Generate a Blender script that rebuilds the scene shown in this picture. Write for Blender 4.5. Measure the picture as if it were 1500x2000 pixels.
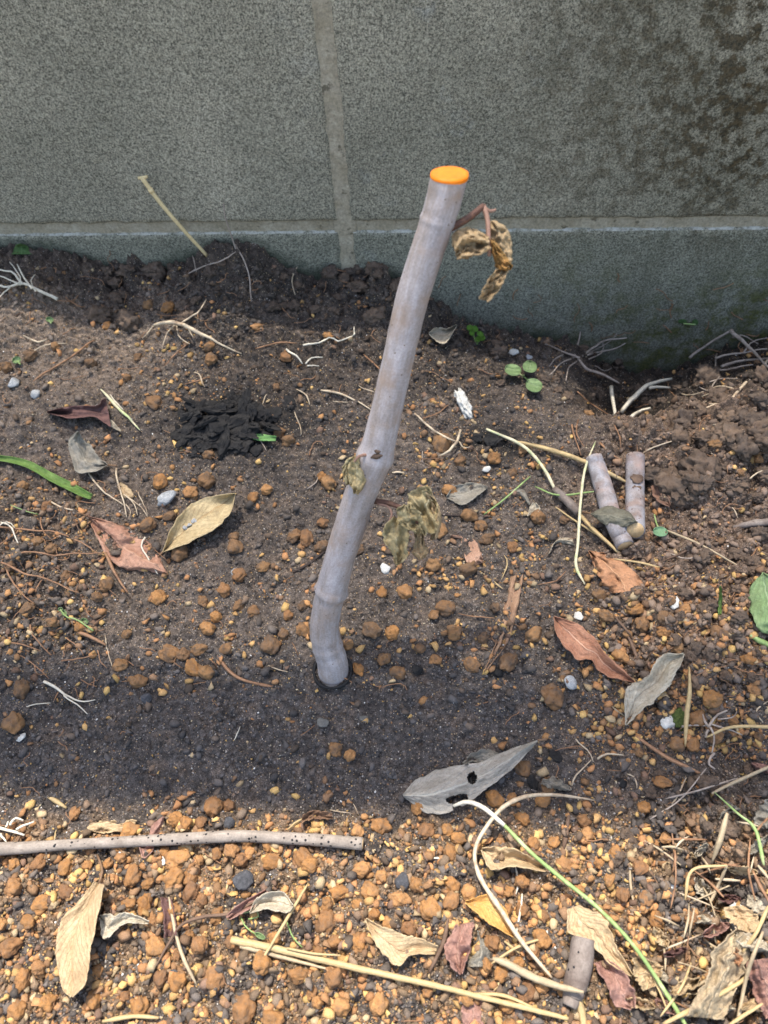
import bpy, math, random
import numpy as np
from mathutils import Matrix, Vector

for o in list(bpy.data.objects): bpy.data.objects.remove(o)
SC = bpy.context.scene
COL = SC.collection
rnd = random.Random(7)
rs = np.random.RandomState(11)

# ------------------------------------------------------------------ camera
F = 1500.0                                  # focal length in photo pixels (photo 1500 x 2000)
CAMH = 0.47
_n = np.array([91., 1050., 1500.]); UPc = -_n/np.linalg.norm(_n)
_d = np.array([1., .0173, 0.]); _d[2] = -(91+1050*_d[1])/1500.; Xc = _d/np.linalg.norm(_d)
Yc = np.cross(UPc, Xc)
W = np.array([Xc, Yc, UPc])                 # rows: world axes in camera (x right, y down, z forward)
CAM = np.array([0., 0., CAMH])
cam = bpy.data.cameras.new('camera'); camo = bpy.data.objects.new('camera', cam); COL.objects.link(camo)
M = Matrix.Identity(4)
for i in range(3):
    M[i][0] = W[i][0]; M[i][1] = -W[i][1]; M[i][2] = -W[i][2]; M[i][3] = CAM[i]
camo.matrix_world = M
cam.sensor_fit = 'VERTICAL'; cam.sensor_height = 24; cam.lens = 24*F/2000
cam.clip_start = .01; cam.clip_end = 500
cam.dof.use_dof = True; cam.dof.focus_distance = .505; cam.dof.aperture_fstop = 7.5
SC.camera = camo
SC.render.resolution_x = 768; SC.render.resolution_y = 1024

# ------------------------------------------------------------------ light
SUN_EL, SUN_AZ = math.radians(72), math.radians(-22)      # behind the wall, a little to its left end
sdir = Vector((math.sin(SUN_AZ)*math.cos(SUN_EL), math.cos(SUN_AZ)*math.cos(SUN_EL), math.sin(SUN_EL)))
world = bpy.data.worlds.new('World'); SC.world = world; world.use_nodes = True
wn = world.node_tree.nodes; wl = world.node_tree.links
sky = wn.new('ShaderNodeTexSky'); sky.sky_type = 'NISHITA'; sky.sun_disc = False
sky.sun_elevation = SUN_EL; sky.sun_rotation = SUN_AZ; sky.air_density = 1.4; sky.dust_density = 3.; sky.ozone_density = 0.
wl.new(sky.outputs[0], wn['Background'].inputs[0]); wn['Background'].inputs[1].default_value = .15
sl = bpy.data.lights.new('sun', 'SUN'); sl.energy = 3.1; sl.angle = math.radians(.55); sl.color = (1, .935, .83)
so = bpy.data.objects.new('sun', sl); COL.objects.link(so); so.rotation_euler = sdir.to_track_quat('Z', 'Y').to_euler()
so.location = (0, 0, 5)
SC.view_settings.view_transform = 'Standard'; SC.view_settings.look = 'None'
SC.view_settings.exposure = 1.3; SC.view_settings.gamma = 1
SC.render.engine = 'CYCLES'

# ------------------------------------------------------------------ numpy helpers
def hsh(i, j, s=0):
    n = (i.astype(np.int64)*374761393 + j.astype(np.int64)*668265263 + s*1274126177) & 0x7fffffff
    n = ((n ^ (n >> 13))*1103515245) & 0x7fffffff
    n = ((n ^ (n >> 15))*12345677) & 0x7fffffff
    return ((n ^ (n >> 11)) & 0xfffff)/float(0xfffff)
def vn(x, y, s=0):                           # value noise, 0..1
    i = np.floor(x); j = np.floor(y); fx = x-i; fy = y-j
    fx = fx*fx*fx*(fx*(fx*6-15)+10); fy = fy*fy*fy*(fy*(fy*6-15)+10)
    a = hsh(i, j, s); b = hsh(i+1, j, s); c = hsh(i, j+1, s); d = hsh(i+1, j+1, s)
    return (a*(1-fx)+b*fx)*(1-fy)+(c*(1-fx)+d*fx)*fy
def fbm(x, y, s=0, o=4, g=.5):
    t = 0; a = 1; n = 0
    for k in range(o):
        t = t+a*vn(x*2**k+17.3*k, y*2**k+9.1*k, s+k); n += a; a *= g
    return t/n
def crumbs(x, y, cell, s, fill=.8):          # rounded lumps, one per cell, 0..1
    X = x/cell; Y = y/cell; i = np.floor(X); j = np.floor(Y); out = np.zeros_like(X)
    for di in (-1, 0, 1):
        for dj in (-1, 0, 1):
            a = i+di; b = j+dj
            px = a+.5+.8*(hsh(a, b, s)-.5); py = b+.5+.8*(hsh(a, b, s+1)-.5)
            r = .25+.45*hsh(a, b, s+2); on = hsh(a, b, s+3) < fill
            an = hsh(a, b, s+4)*3.14; el = .6+.4*hsh(a, b, s+5)
            dx = X-px; dy = Y-py; u = dx*np.cos(an)+dy*np.sin(an); v = (-dx*np.sin(an)+dy*np.cos(an))/el
            q = 1-(u*u+v*v)/(r*r)
            out = np.maximum(out, np.where(on, np.sqrt(np.clip(q, 0, 1))*r*1.6, 0))
    return out
def sstep(a, b, x):
    t = np.clip((x-a)/(b-a), 0, 1); return t*t*(3-2*t)

def ray(px, py):
    c = np.stack([(np.asarray(px, float)-750)/F, (np.asarray(py, float)-1000)/F, np.ones_like(np.asarray(px, float))], -1)
    return c @ W.T                           # world direction, depth 1 along the axis
def proj(x, y, z=0.):
    p = np.stack([x, y, z+np.zeros_like(x)], -1)-CAM
    c = p @ W
    w = np.maximum(c[..., 2], .05)
    return 750+F*c[..., 0]/w, 1000+F*c[..., 1]/w
def flat(px, py, h=0.):
    d = ray(px, py); t = (h-CAMH)/d[..., 2]
    return CAM+d*t[..., None]

YW = float(flat(684, 545)[1])                # front of the wall
def onwall(px, py, off=0.):
    d = ray(px, py); t = (YW-off)/d[..., 1]
    return CAM+d*t[..., None]
def atdepth(px, py, z):
    return CAM+ray(px, py)*np.asarray(z)[..., None]

# ------------------------------------------------------------------ ground height
CT = [(-300,482),(-120,486),(0,492),(60,495),(130,503),(200,525),(260,537),(330,530),(390,508),(440,494),(490,492),(540,515),(600,538),(684,547),(760,550),
      (830,600),(900,640),(1000,655),(1060,664),(1130,690),(1190,722),(1250,735),(1330,722),(1400,700),(1500,660),(1640,640),(1900,620)]
_cw = onwall(np.array([c[0] for c in CT]), np.array([c[1] for c in CT]))
CX, CH = _cw[:, 0], _cw[:, 2]
BUMPS = [  # px, py (flat projection), radius m, height m
    (470,545,.035,.012),(330,600,.05,.006),(1330,860,.075,.022),(1455,800,.06,.020),(1235,750,.050,-.036),(1270,705,.045,-.026),(1400,900,.02,.008),(1300,930,.016,.006),(1480,870,.02,.01),
    (610,700,.012,-.010),(870,640,.04,.006),(1180,830,.03,.010),(1350,1170,.05,.012),(1440,1300,.06,.012),(1290,1210,.03,.005),
    (120,1050,.05,.006),(60,1200,.05,.006),(0,640,.05,.01),(420,850,.04,.004),(560,1480,.10,-.006),(200,1420,.10,-.006),(900,1500,.08,-.005),
    (400,1700,.12,.004),(1300,1700,.06,.006),(1405,1745,.013,-.02),(1440,1500,.02,-.012),(1450,1960,.02,-.02),(690,1180,.05,.006),(1150,1430,.05,-.004),(700,640,.05,.004)]
BW = [(flat(b[0], b[1]), b[2], b[3]) for b in BUMPS]
def rough(u, v):                             # how lumpy the soil is, by place
    r = .25+0*u
    r = np.maximum(r, .9*sstep(1080, 1230, u)*sstep(1500, 1300, v)*sstep(620, 720, v)+0)
    r = np.maximum(r, .95*sstep(1150, 1300, u)*sstep(1450, 1600, v))
    r = np.maximum(r, .9*sstep(700, 560, v))
    r = np.maximum(r, .8*sstep(260, 120, u)*sstep(900, 980, v)*sstep(1330, 1240, v))
    r = np.maximum(r, .55*sstep(1560, 1660, v))
    r = np.maximum(r, .55*sstep(300, 420, u)*sstep(1100, 900, u)*sstep(900, 760, v))
    return r
def gmacro(x, y):
    h = np.interp(x, CX, CH)*np.exp(-np.power(np.clip((YW-y)/.095, 0, 9), 1.5))*sstep(0, .3, y+.1)
    for p, r, a in BW: h = h+a*np.exp(-((x-p[0])**2+(y-p[1])**2)/(r*r))
    return h
def gfull(x, y):
    u, v = proj(x, y); r = rough(u, v)
    h = gmacro(x, y)
    wx = x+.004*(vn(x*120, y*120, 3)-.5); wy = y+.004*(vn(x*120, y*120, 4)-.5)
    h = h+.011*(fbm(x*14, y*14, 5)-.5)*(.5+r)
    h = h+.0075*r*(fbm(x*75, y*75, 9)-.5)*2
    big = sstep(1120, 1230, u)*sstep(1060, 960, v)*sstep(700, 760, v)+.8*sstep(640, 590, v)
    h = h+.011*big*crumbs(wx, wy, .030, 61, .6)+.004*big*(fbm(x*55, y*55, 63)-.5)*2
    h = h+.0085*r*r*crumbs(wx, wy, .017, 21, .5)
    h = h+(.0018+.0050*r)*crumbs(wx, wy, .0085, 31, .6)
    h = h+(.0013+.0026*r)*crumbs(wx, wy, .0042, 41, .7)
    h = h+.0020*(fbm(x*420, y*420, 51, 3)-.5)
    return h
def axis(lo, hi, step, far):
    c = list(np.arange(lo, hi, step)); a = []; s = step; p = hi
    while p < far: p += s; s *= 1.35; a.append(p)
    b = []; s = step; p = lo
    while p > -far: p -= s; s *= 1.35; b.append(p)
    return np.array(b[::-1]+c+a)
GX = axis(-.47, .47, .00135, 40.); GY = axis(-.06, YW+.005, .00135, 40.)
GY = GY[GY <= YW+.02]
_xx, _yy = np.meshgrid(GX, GY)
near = np.exp(-np.maximum(0, np.maximum(np.abs(_xx)-.8, -.5-_yy))*2)
GH = gfull(_xx, _yy)*near
def G(x, y, k=0):
    x = np.asarray(x, float); y = np.asarray(y, float)
    i = np.clip(np.searchsorted(GX, x)-1, 0, len(GX)-2); j = np.clip(np.searchsorted(GY, y)-1, 0, len(GY)-2)
    fx = np.clip((x-GX[i])/(GX[i+1]-GX[i]), 0, 1); fy = np.clip((y-GY[j])/(GY[j+1]-GY[j]), 0, 1)
    return (GH[j, i]*(1-fx)+GH[j, i+1]*fx)*(1-fy)+(GH[j+1, i]*(1-fx)+GH[j+1, i+1]*fx)*fy
# a smoothed copy for things that lie across the crumbs
_k = 9
_S = GH.copy()
for ax in (0, 1):
    _c = np.cumsum(np.concatenate([np.repeat(np.take(_S, [0], ax), _k+1, ax), _S, np.repeat(np.take(_S, [-1], ax), _k, ax)], ax), ax)
    n = _S.shape[ax]
    _S = (np.take(_c, np.arange(2*_k+1, n+2*_k+1), ax)-np.take(_c, np.arange(0, n), ax))/(2*_k+1)
def GS(x, y):
    x = np.asarray(x, float); y = np.asarray(y, float)
    i = np.clip(np.searchsorted(GX, x)-1, 0, len(GX)-2); j = np.clip(np.searchsorted(GY, y)-1, 0, len(GY)-2)
    return _S[j, i]
def at(px, py, lift=0., smooth=True):        # the place on the soil (plus lift) seen at a photo pixel
    px = np.asarray(px, float); py = np.asarray(py, float)
    d = ray(px, py); h = np.zeros_like(px)
    g = GS if smooth else G
    for _ in range(14):
        t = (h-CAMH)/d[..., 2]; p = CAM+d*t[..., None]
        y = np.minimum(p[..., 1], YW-.001)
        h = h*.4+.6*(g(p[..., 0], y)+lift)
    t = (h-CAMH)/d[..., 2]; p = CAM+d*t[..., None]
    k = np.minimum(1, (YW-.0015)/np.maximum(p[..., 1], 1e-3)); p = np.where((k < 1)[..., None], CAM+(p-CAM)*k[..., None], p)
    return p
def depth(p): return (np.asarray(p)-CAM) @ W[:, 2] if False else ((np.asarray(p)-CAM) @ W)[..., 2]

# ------------------------------------------------------------------ object helpers
def mesh_from(name, V, Fc, smooth=True, col=None, uv=None):
    """Fc: (n,3) or (n,4) int array or list of arrays."""
    if not isinstance(Fc, (list, tuple)): Fc = [Fc]
    me = bpy.data.meshes.new(name); V = np.asarray(V, np.float32)
    me.vertices.add(len(V)); me.vertices.foreach_set('co', V.ravel())
    tot = sum(len(f) for f in Fc); lv = np.concatenate([np.asarray(f, np.int32).ravel() for f in Fc if len(f)])
    sz = np.concatenate([np.full(len(f), f.shape[1], np.int32) for f in Fc if len(f)])
    me.loops.add(len(lv)); me.loops.foreach_set('vertex_index', lv)
    me.polygons.add(tot); me.polygons.foreach_set('loop_start', np.concatenate([[0], np.cumsum(sz)[:-1]]).astype(np.int32))
    try: me.polygons.foreach_set('loop_total', sz)
    except Exception: pass
    me.polygons.foreach_set('use_smooth', np.full(tot, smooth, bool))
    if col is not None:
        a = me.color_attributes.new('Col', 'FLOAT_COLOR', 'POINT'); c = np.ones((len(V), 4), np.float32); c[:, :3] = col
        a.data.foreach_set('color', c.ravel())
    if uv is not None:
        l = me.uv_layers.new(name='UVMap'); l.data.foreach_set('uv', np.asarray(uv, np.float32)[lv].ravel())
    me.update(calc_edges=True); me.validate()
    return me
def obj(name, me, mat=None, parent=None, label=None, cat=None, group=None, kind=None):
    if mat is not None and not me.materials: me.materials.append(mat)
    o = bpy.data.objects.new(name, me); COL.objects.link(o)
    if parent is not None: o.parent = parent
    tag(o, label, cat, group, kind); return o
def tag(o, label=None, cat=None, group=None, kind=None):
    if label: o['label'] = label
    if cat: o['category'] = cat
    if group: o['group'] = group
    if kind: o['kind'] = kind
    return o
def empty(name, label, cat, group=None):
    o = bpy.data.objects.new(name, None); COL.objects.link(o); o.empty_display_size = .01; return tag(o, label, cat, group)
def grid_faces(nu, nv, wrap=False):
    i, j = np.meshgrid(np.arange(nu-1), np.arange(nv if wrap else nv-1), indexing='ij')
    j2 = (j+1) % nv
    return np.stack([i*nv+j, (i+1)*nv+j, (i+1)*nv+j2, i*nv+j2], -1).reshape(-1, 4)
def cr(P, n):                                # Catmull-Rom resample, even in parameter
    P = np.asarray(P, float); 
    if len(P) == 2:
        t = np.linspace(0, 1, n)[:, None]; return P[0]*(1-t)+P[1]*t
    L = np.concatenate([[0], np.cumsum(np.linalg.norm(np.diff(P[:, :2], axis=0), axis=1)+1e-9)])
    Q = np.vstack([2*P[0]-P[1], P, 2*P[-1]-P[-2]])
    s = np.linspace(0, L[-1], n); k = np.clip(np.searchsorted(L, s, 'right')-1, 0, len(P)-2)
    t = ((s-L[k])/(L[k+1]-L[k]))[:, None]
    a, b, c, d = Q[k], Q[k+1], Q[k+2], Q[k+3]
    return .5*((2*b)+(-a+c)*t+(2*a-5*b+4*c-d)*t*t+(-a+3*b-3*c+d)*t**3)
def tube_arrays(C, R, ns=8, ell=None, seed=0, wob=.0):
    C = np.asarray(C, float); n = len(C); R = np.broadcast_to(np.asarray(R, float), (n,))
    T = np.gradient(C, axis=0); T /= np.linalg.norm(T, axis=1)[:, None]+1e-12
    a = np.array([0, 0, 1.]) if abs(T[0][2]) < .9 else np.array([1., 0, 0])
    N = np.cross(T[0], a); N /= np.linalg.norm(N); V = []; rr = np.random.RandomState(seed+5)
    an = np.linspace(0, 2*np.pi, ns, endpoint=False); wb = 1+wob*(rr.rand(n, ns)-.5)
    for i in range(n):
        N = N-T[i]*N.dot(T[i]); N /= np.linalg.norm(N)+1e-12; B = np.cross(T[i], N)
        V.append(C[i]+R[i]*(wb[i][:, None])*(np.cos(an)[:, None]*N+np.sin(an)[:, None]*B))
    V = np.concatenate(V); Fq = grid_faces(n, ns, True)
    V = np.vstack([V, C[0], C[-1]]); i = np.arange(ns); j = (i+1) % ns
    Ft = np.vstack([np.stack([np.full(ns, n*ns), i, j], -1), np.stack([np.full(ns, n*ns+1), (n-1)*ns+j, (n-1)*ns+i], -1)])
    L = np.concatenate([[0], np.cumsum(np.linalg.norm(np.diff(C, axis=0), axis=1))])
    uv = np.vstack([np.stack([np.repeat(L, ns), np.tile(an/6.283, n)], -1), [[0, 0], [L[-1], 0]]])
    return V, Fq, Ft, uv
def tube(name, C, R, mat, ns=8, parent=None, smooth=True, seed=0, wob=.0, **kw):
    V, Fq, Ft, uv = tube_arrays(C, R, ns, None, seed, wob)
    return obj(name, mesh_from(name, V, [Fq[:, ::-1], Ft[:, ::-1]], smooth, None, uv), mat, parent, **kw)
def stick_path(pts, rpx, n=None, sink=.35, jit=0., seed=0, k=.78):
    """centre line and radii of something lying on the soil; pts are (px, py[, lift m]), rpx a number or one per point"""
    P = np.array([(p[0], p[1], p[2] if len(p) > 2 else 0.) for p in pts], float)
    rp = np.broadcast_to(np.asarray(rpx, float)*k, (len(P),))
    A = np.hstack([P, rp[:, None]])
    if n is None: n = max(6, int(np.linalg.norm(np.diff(P[:, :2], axis=0), axis=1).sum()/9))
    A = cr(A, n)
    rr = np.random.RandomState(seed+1)
    if jit:
        j = rr.randn(n, 2)*jit; j[1:-1] = (j[:-2]+j[1:-1]+j[2:])/2; A[:, :2] += j
    c = at(A[:, 0], A[:, 1]); R = np.maximum(A[:, 3], .5)*depth(c)/F
    g = G(c[:, 0], np.minimum(c[:, 1], YW-.001)); g = np.maximum(g-.0008, GS(c[:, 0], np.minimum(c[:, 1], YW-.001)))
    if n > 4:
        k = np.ones(5)/5; gp = np.pad(g, 2, mode='edge'); g = np.convolve(gp, k, 'valid')
    lift = A[:, 2]+R*(1-sink)
    d = ray(A[:, 0], A[:, 1]); t = (g+lift-CAMH)/d[:, 2]; C = CAM+d*t[:, None]
    kk = np.minimum(1, (YW-.002)/np.maximum(C[:, 1], 1e-3)); C = CAM+(C-CAM)*kk[:, None]
    return C, R
def lying(name, pts, rpx, mat, ns=7, parent=None, n=None, sink=.35, jit=0., seed=0, wob=.2, k=.74, **kw):
    C, R = stick_path(pts, rpx, n, sink, jit, seed, k)
    nn = len(R); R = R*(1+.22*(vn(np.arange(nn)*.35+seed*7, np.zeros(nn), seed)-.5)); R = R*np.minimum(1, .55+np.minimum(np.arange(nn), np.arange(nn)[::-1])*.22)
    return tube(name, C, R, mat, ns, parent, seed=seed, wob=wob, **kw)
# ------------------------------------------------------------------ materials
def srgb(r, g, b):
    f = lambda c: (c/255/12.92) if c/255 <= .04045 else ((c/255+.055)/1.055)**2.4
    return (f(r), f(g), f(b))
class NT:
    def __init__(s, name):
        s.m = bpy.data.materials.new(name); s.m.use_nodes = True; s.t = s.m.node_tree; s.b = s.t.nodes['Principled BSDF']
        s.b.inputs['Specular IOR Level'].default_value = .25
    def n(s, typ, **kw):
        x = s.t.nodes.new('ShaderNode'+typ)
        for k, v in kw.items():
            if k in x.inputs: 
                s.set(x.inputs[k], v)
            else: setattr(x, k, v)
        return x
    def set(s, sock, v):
        if hasattr(v, 'is_linked') or hasattr(v, 'links'): s.t.links.new(v, sock)
        else: sock.default_value = v
    def noise(s, co, scale, detail=4, rough=.6, out=0):
        x = s.n('TexNoise'); s.set(x.inputs['Vector'], co); x.inputs['Scale'].default_value = scale
        x.inputs['Detail'].default_value = detail; x.inputs['Roughness'].default_value = rough; return x.outputs[out]
    def ramp(s, v, a, b, ca=(0,0,0,1), cb=(1,1,1,1)):
        x = s.n('ValToRGB'); s.set(x.inputs[0], v); e = x.color_ramp.elements
        e[0].position = a; e[1].position = b; e[0].color = ca if len(ca) == 4 else (*ca, 1); e[1].color = cb if len(cb) == 4 else (*cb, 1); return x.outputs[0]
    def mix(s, f, a, b, mode='MIX'):
        x = s.n('MixRGB', blend_type=mode); s.set(x.inputs[0], f)
        for i, c in ((1, a), (2, b)): s.set(x.inputs[i], c if not isinstance(c, tuple) or len(c) == 4 else (*c, 1))
        return x.outputs[0]
    def math(s, op, a, b=0., c=None):
        x = s.n('Math', operation=op); s.set(x.inputs[0], a); s.set(x.inputs[1], b)
        if c is not None: s.set(x.inputs[2], c)
        return x.outputs[0]
    def bump(s, h, strength=.5, dist=.001, prev=None):
        x = s.n('Bump'); s.set(x.inputs['Height'], h); x.inputs['Strength'].default_value = strength; x.inputs['Distance'].default_value = dist
        if prev is not None: s.set(x.inputs['Normal'], prev)
        return x.outputs[0]
    def done(s, col, rough=.9, nrm=None):
        s.set(s.b.inputs['Base Color'], col if not isinstance(col, tuple) or len(col) == 4 else (*col, 1))
        s.set(s.b.inputs['Roughness'], rough)
        if nrm is not None: s.set(s.b.inputs['Normal'], nrm)
        return s.m
    def pos(s): return s.n('NewGeometry').outputs['Position']
    def objco(s): return s.n('TexCoord').outputs['Object']
    def uvc(s): return s.n('UVMap').outputs[0]
    def orand(s): return s.n('ObjectInfo').outputs['Random']

def mat_soil():
    k = NT('soil'); p = k.pos(); at_ = k.n('Attribute', attribute_name='Col').outputs['Color']
    n1 = k.noise(p, 260, 6, .7); n2 = k.noise(p, 1500, 4, .7); n3 = k.noise(p, 40, 4)
    c = k.mix(1, at_, k.ramp(n1, .34, .66, (.40,.40,.40), (1.7,1.68,1.66)), 'MULTIPLY')
    c = k.mix(1, c, k.ramp(n2, .36, .66, (.38,.38,.38), (1.8,1.75,1.7)), 'MULTIPLY')
    sp = k.n('TexVoronoi', feature='F1'); k.set(sp.inputs['Vector'], p); sp.inputs['Scale'].default_value = 700
    rc = k.n('SeparateColor'); k.set(rc.inputs[0], sp.outputs['Color'])
    dot = k.math('MULTIPLY', k.math('LESS_THAN', sp.outputs['Distance'], .34), k.math('GREATER_THAN', rc.outputs[0], .80))
    c = k.mix(k.math('MULTIPLY', dot, .75), c, k.mix(rc.outputs[1], (.42,.28,.13), (.36,.33,.30)))
    b = k.bump(n1, .9, .0026); b = k.bump(n2, .8, .0009, b); b = k.bump(dot, .3, .0006, b)
    return k.done(c, k.ramp(n3, .3, .7, (.75,.75,.75), (.95,.95,.95)), b)
def mat_grain(name):
    k = NT(name); p = k.pos(); at_ = k.n('Attribute', attribute_name='Col').outputs['Color']
    n1 = k.noise(p, 1400, 3, .7)
    c = k.mix(1, at_, k.ramp(n1, .25, .8, (.65,.65,.65), (1.35,1.35,1.35)), 'MULTIPLY')
    return k.done(c, .88, k.bump(n1, .5, .0005))
def mat_clay(name, cols, dirt=.35):
    k = NT(name); o = k.objco(); r = k.orand()
    x = k.n('ValToRGB'); k.set(x.inputs[0], r); e = x.color_ramp.elements
    e[0].color = (*cols[0], 1); e[1].color = (*cols[-1], 1)
    for i, c in enumerate(cols[1:-1]):
        q = e.new((i+1)/(len(cols)-1)); q.color = (*c, 1)
    sh = k.n('VectorMath', operation='ADD'); k.set(sh.inputs[0], o); 
    cmb = k.n('CombineXYZ'); k.set(cmb.inputs[0], k.math('MULTIPLY', r, 37.)); k.set(cmb.inputs[1], k.math('MULTIPLY', r, 91.)); k.set(sh.inputs[1], cmb.outputs[0])
    co = sh.outputs[0]
    n1 = k.noise(co, 2.2, 5, .65); n2 = k.noise(co, 9, 4, .7); n3 = k.noise(co, 1.1, 3)
    c = k.mix(1, x.outputs[0], k.ramp(n1, .28, .75, (.62,.58,.52), (1.25,1.28,1.3)), 'MULTIPLY')
    pit = k.n('TexVoronoi', feature='F1'); k.set(pit.inputs['Vector'], co); pit.inputs['Scale'].default_value = 4.5
    ps = k.n('SeparateColor'); k.set(ps.inputs[0], pit.outputs['Color'])
    hole = k.math('MULTIPLY', k.math('LESS_THAN', pit.outputs['Distance'], .17), k.math('GREATER_THAN', ps.outputs[0], .55))
    c = k.mix(k.math('MULTIPLY', hole, .7), c, (.05,.03,.018))
    c = k.mix(k.math('MULTIPLY', k.ramp(n3, .46, .66), dirt), c, (.062,.050,.042))
    c = k.mix(k.math('MULTIPLY', k.ramp(k.noise(co, 3.2, 5, .7), .52, .66), .4), c, (.16,.115,.08))
    b = k.bump(n1, .7, .0011); b = k.bump(n2, .6, .0004, b); b = k.bump(k.math('SUBTRACT', 1., hole), .6, .0005, b)
    return k.done(c, .9, b)
def mat_stone(name, a, b_):
    k = NT(name); o = k.objco(); r = k.orand(); n1 = k.noise(o, 2.5, 6, .7); n2 = k.noise(o, 12, 4, .7)
    c = k.mix(k.ramp(n1, .3, .7), a, b_); c = k.mix(1, c, k.ramp(n2, .3, .75, (.6,.6,.6), (1.3,1.3,1.3)), 'MULTIPLY')
    b = k.bump(n1, .6, .0008); b = k.bump(n2, .5, .0003, b); return k.done(c, .85, b)
def mat_leaf(name, a, b_, vein=None, veinamt=.5, rough=.62, trans=.12, spots=.0, dust=.3, scale=1., blot=.5):
    k = NT(name); uv = k.uvc(); s = k.n('SeparateXYZ'); k.set(s.inputs[0], uv); u, v = s.outputs[0], s.outputs[1]
    p = k.pos(); n1 = k.noise(p, 90*scale, 5, .6); n2 = k.noise(p, 420*scale, 5, .7); n3 = k.noise(p, 1600, 3, .6)
    c = k.mix(k.ramp(n1, .32, .68), a, b_)
    c = k.mix(1, c, k.ramp(n2, .28, .75, (.72,.70,.68), (1.22,1.22,1.22)), 'MULTIPLY')
    d = k.math('ABSOLUTE', k.math('SUBTRACT', v, .5))
    rib = k.ramp(d, .012, .035, (1,1,1), (0,0,0))
    # side veins run forward from the rib
    w = k.math('SUBTRACT', k.math('MULTIPLY', u, 11.), k.math('MULTIPLY', d, 7.))
    w = k.math('ADD', w, k.math('MULTIPLY', n1, 1.2))
    fr = k.math('ABSOLUTE', k.math('SUBTRACT', k.math('FRACT', w), .5))
    sv = k.ramp(fr, .0, .07, (1,1,1), (0,0,0))
    net = k.n('TexVoronoi', feature='DISTANCE_TO_EDGE'); k.set(net.inputs['Vector'], p); net.inputs['Scale'].default_value = 650
    nv = k.ramp(net.outputs['Distance'], .0, .12, (1,1,1), (0,0,0))
    vn_ = k.math('MINIMUM', k.math('ADD', rib, k.math('ADD', k.math('MULTIPLY', sv, .55), k.math('MULTIPLY', nv, .16))), 1.)
    if vein is None: vein = tuple(min(1, x*1.5) for x in a)
    c = k.mix(k.math('MULTIPLY', vn_, veinamt), c, vein)
    if spots: c = k.mix(k.math('MULTIPLY', k.ramp(k.noise(p, 700, 3, .6), .60, .70), spots), c, (.06,.05,.045))
    c = k.mix(k.math('MULTIPLY', k.ramp(k.noise(p, 1100, 3, .6), .62, .68), blot), c, (.07,.05,.035))
    if dust: c = k.mix(k.math('MULTIPLY', k.ramp(k.noise(p, 150, 6, .75), .55, .68), dust), c, (.06,.05,.042))
    b = k.bump(n2, .6, .0009); b = k.bump(vn_, .8, .0007, b); b = k.bump(n3, .25, .0003, b)
    k.done(c, rough, b)
    if trans:
        tr = k.n('BsdfTranslucent'); k.set(tr.inputs[0], c); mx = k.n('MixShader'); mx.inputs[0].default_value = trans
        k.t.links.new(k.b.outputs[0], mx.inputs[1]); k.t.links.new(tr.outputs[0], mx.inputs[2])
        k.t.links.new(mx.outputs[0], k.t.nodes['Material Output'].inputs[0])
    return k.m
def mat_bark(name, a, b_, streak=None, specks=0., ring=.0, rough=.75, sp_col=(.012,.012,.014), sp_scale=240, lo=.3, hi=.7, bs=.4, cluster=False, long=False):
    k = NT(name); p = k.pos(); uv = k.uvc(); mp = k.n('Mapping'); k.set(mp.inputs['Vector'], uv); mp.inputs['Scale'].default_value = (70, 9, 1)
    n1 = k.noise(p, 110, 5, .6); n2 = k.noise(mp.outputs[0], 1.0, 5, .65); n3 = k.noise(p, 900, 4, .7)
    if long:
        m2 = k.n('Mapping'); k.set(m2.inputs['Vector'], uv); m2.inputs['Scale'].default_value = (22, 7, 1); n1 = k.noise(m2.outputs[0], 1., 6, .7)
    c = k.mix(k.ramp(n1, lo, hi), a, b_)
    c = k.mix(1, c, k.ramp(n2, .25, .78, (.78,.77,.76), (1.16,1.16,1.17)), 'MULTIPLY')
    c = k.mix(1, c, k.ramp(n3, .25, .8, (.72,.72,.72), (1.22,1.22,1.22)), 'MULTIPLY')
    if streak is not None: c = k.mix(k.math('MULTIPLY', k.ramp(k.noise(p, 60, 4, .6), .5, .7), .55), c, streak)
    b = k.bump(n2, bs, .0008); b = k.bump(n3, .3, .0004, b)
    if specks:
        v = k.n('TexVoronoi', feature='F1'); k.set(v.inputs['Vector'], p); v.inputs['Scale'].default_value = sp_scale
        sc = k.n('SeparateColor'); k.set(sc.inputs[0], v.outputs['Color'])
        dot = k.math('MULTIPLY', k.math('LESS_THAN', v.outputs['Distance'], .30), k.math('LESS_THAN', sc.outputs[0], specks))
        if cluster: dot = k.math('MULTIPLY', dot, k.math('GREATER_THAN', k.noise(p, 55, 3), .47))
        c = k.mix(dot, c, sp_col); b = k.bump(dot, .5, .0008, b)
    return k.done(c, rough, b)
def mat_stem(name, a, b_, c2=None, rough=.55, trans=False):
    k = NT(name); uv = k.uvc(); p = k.pos(); mp = k.n('Mapping'); k.set(mp.inputs['Vector'], uv); mp.inputs['Scale'].default_value = (20, 14, 1)
    n = k.noise(mp.outputs[0], 1., 4, .6); n2 = k.noise(p, 500, 4, .7)
    c = k.mix(k.ramp(n, .3, .7), a, b_); c = k.mix(1, c, k.ramp(n2, .3, .75, (.8,.8,.8), (1.18,1.18,1.18)), 'MULTIPLY')
    if c2 is not None:
        c = k.mix(k.math('MULTIPLY', k.ramp(k.noise(p, 130, 4, .6), .5, .66), .7), c, c2)
    return k.done(c, rough, k.bump(n, .35, .0005))

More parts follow.
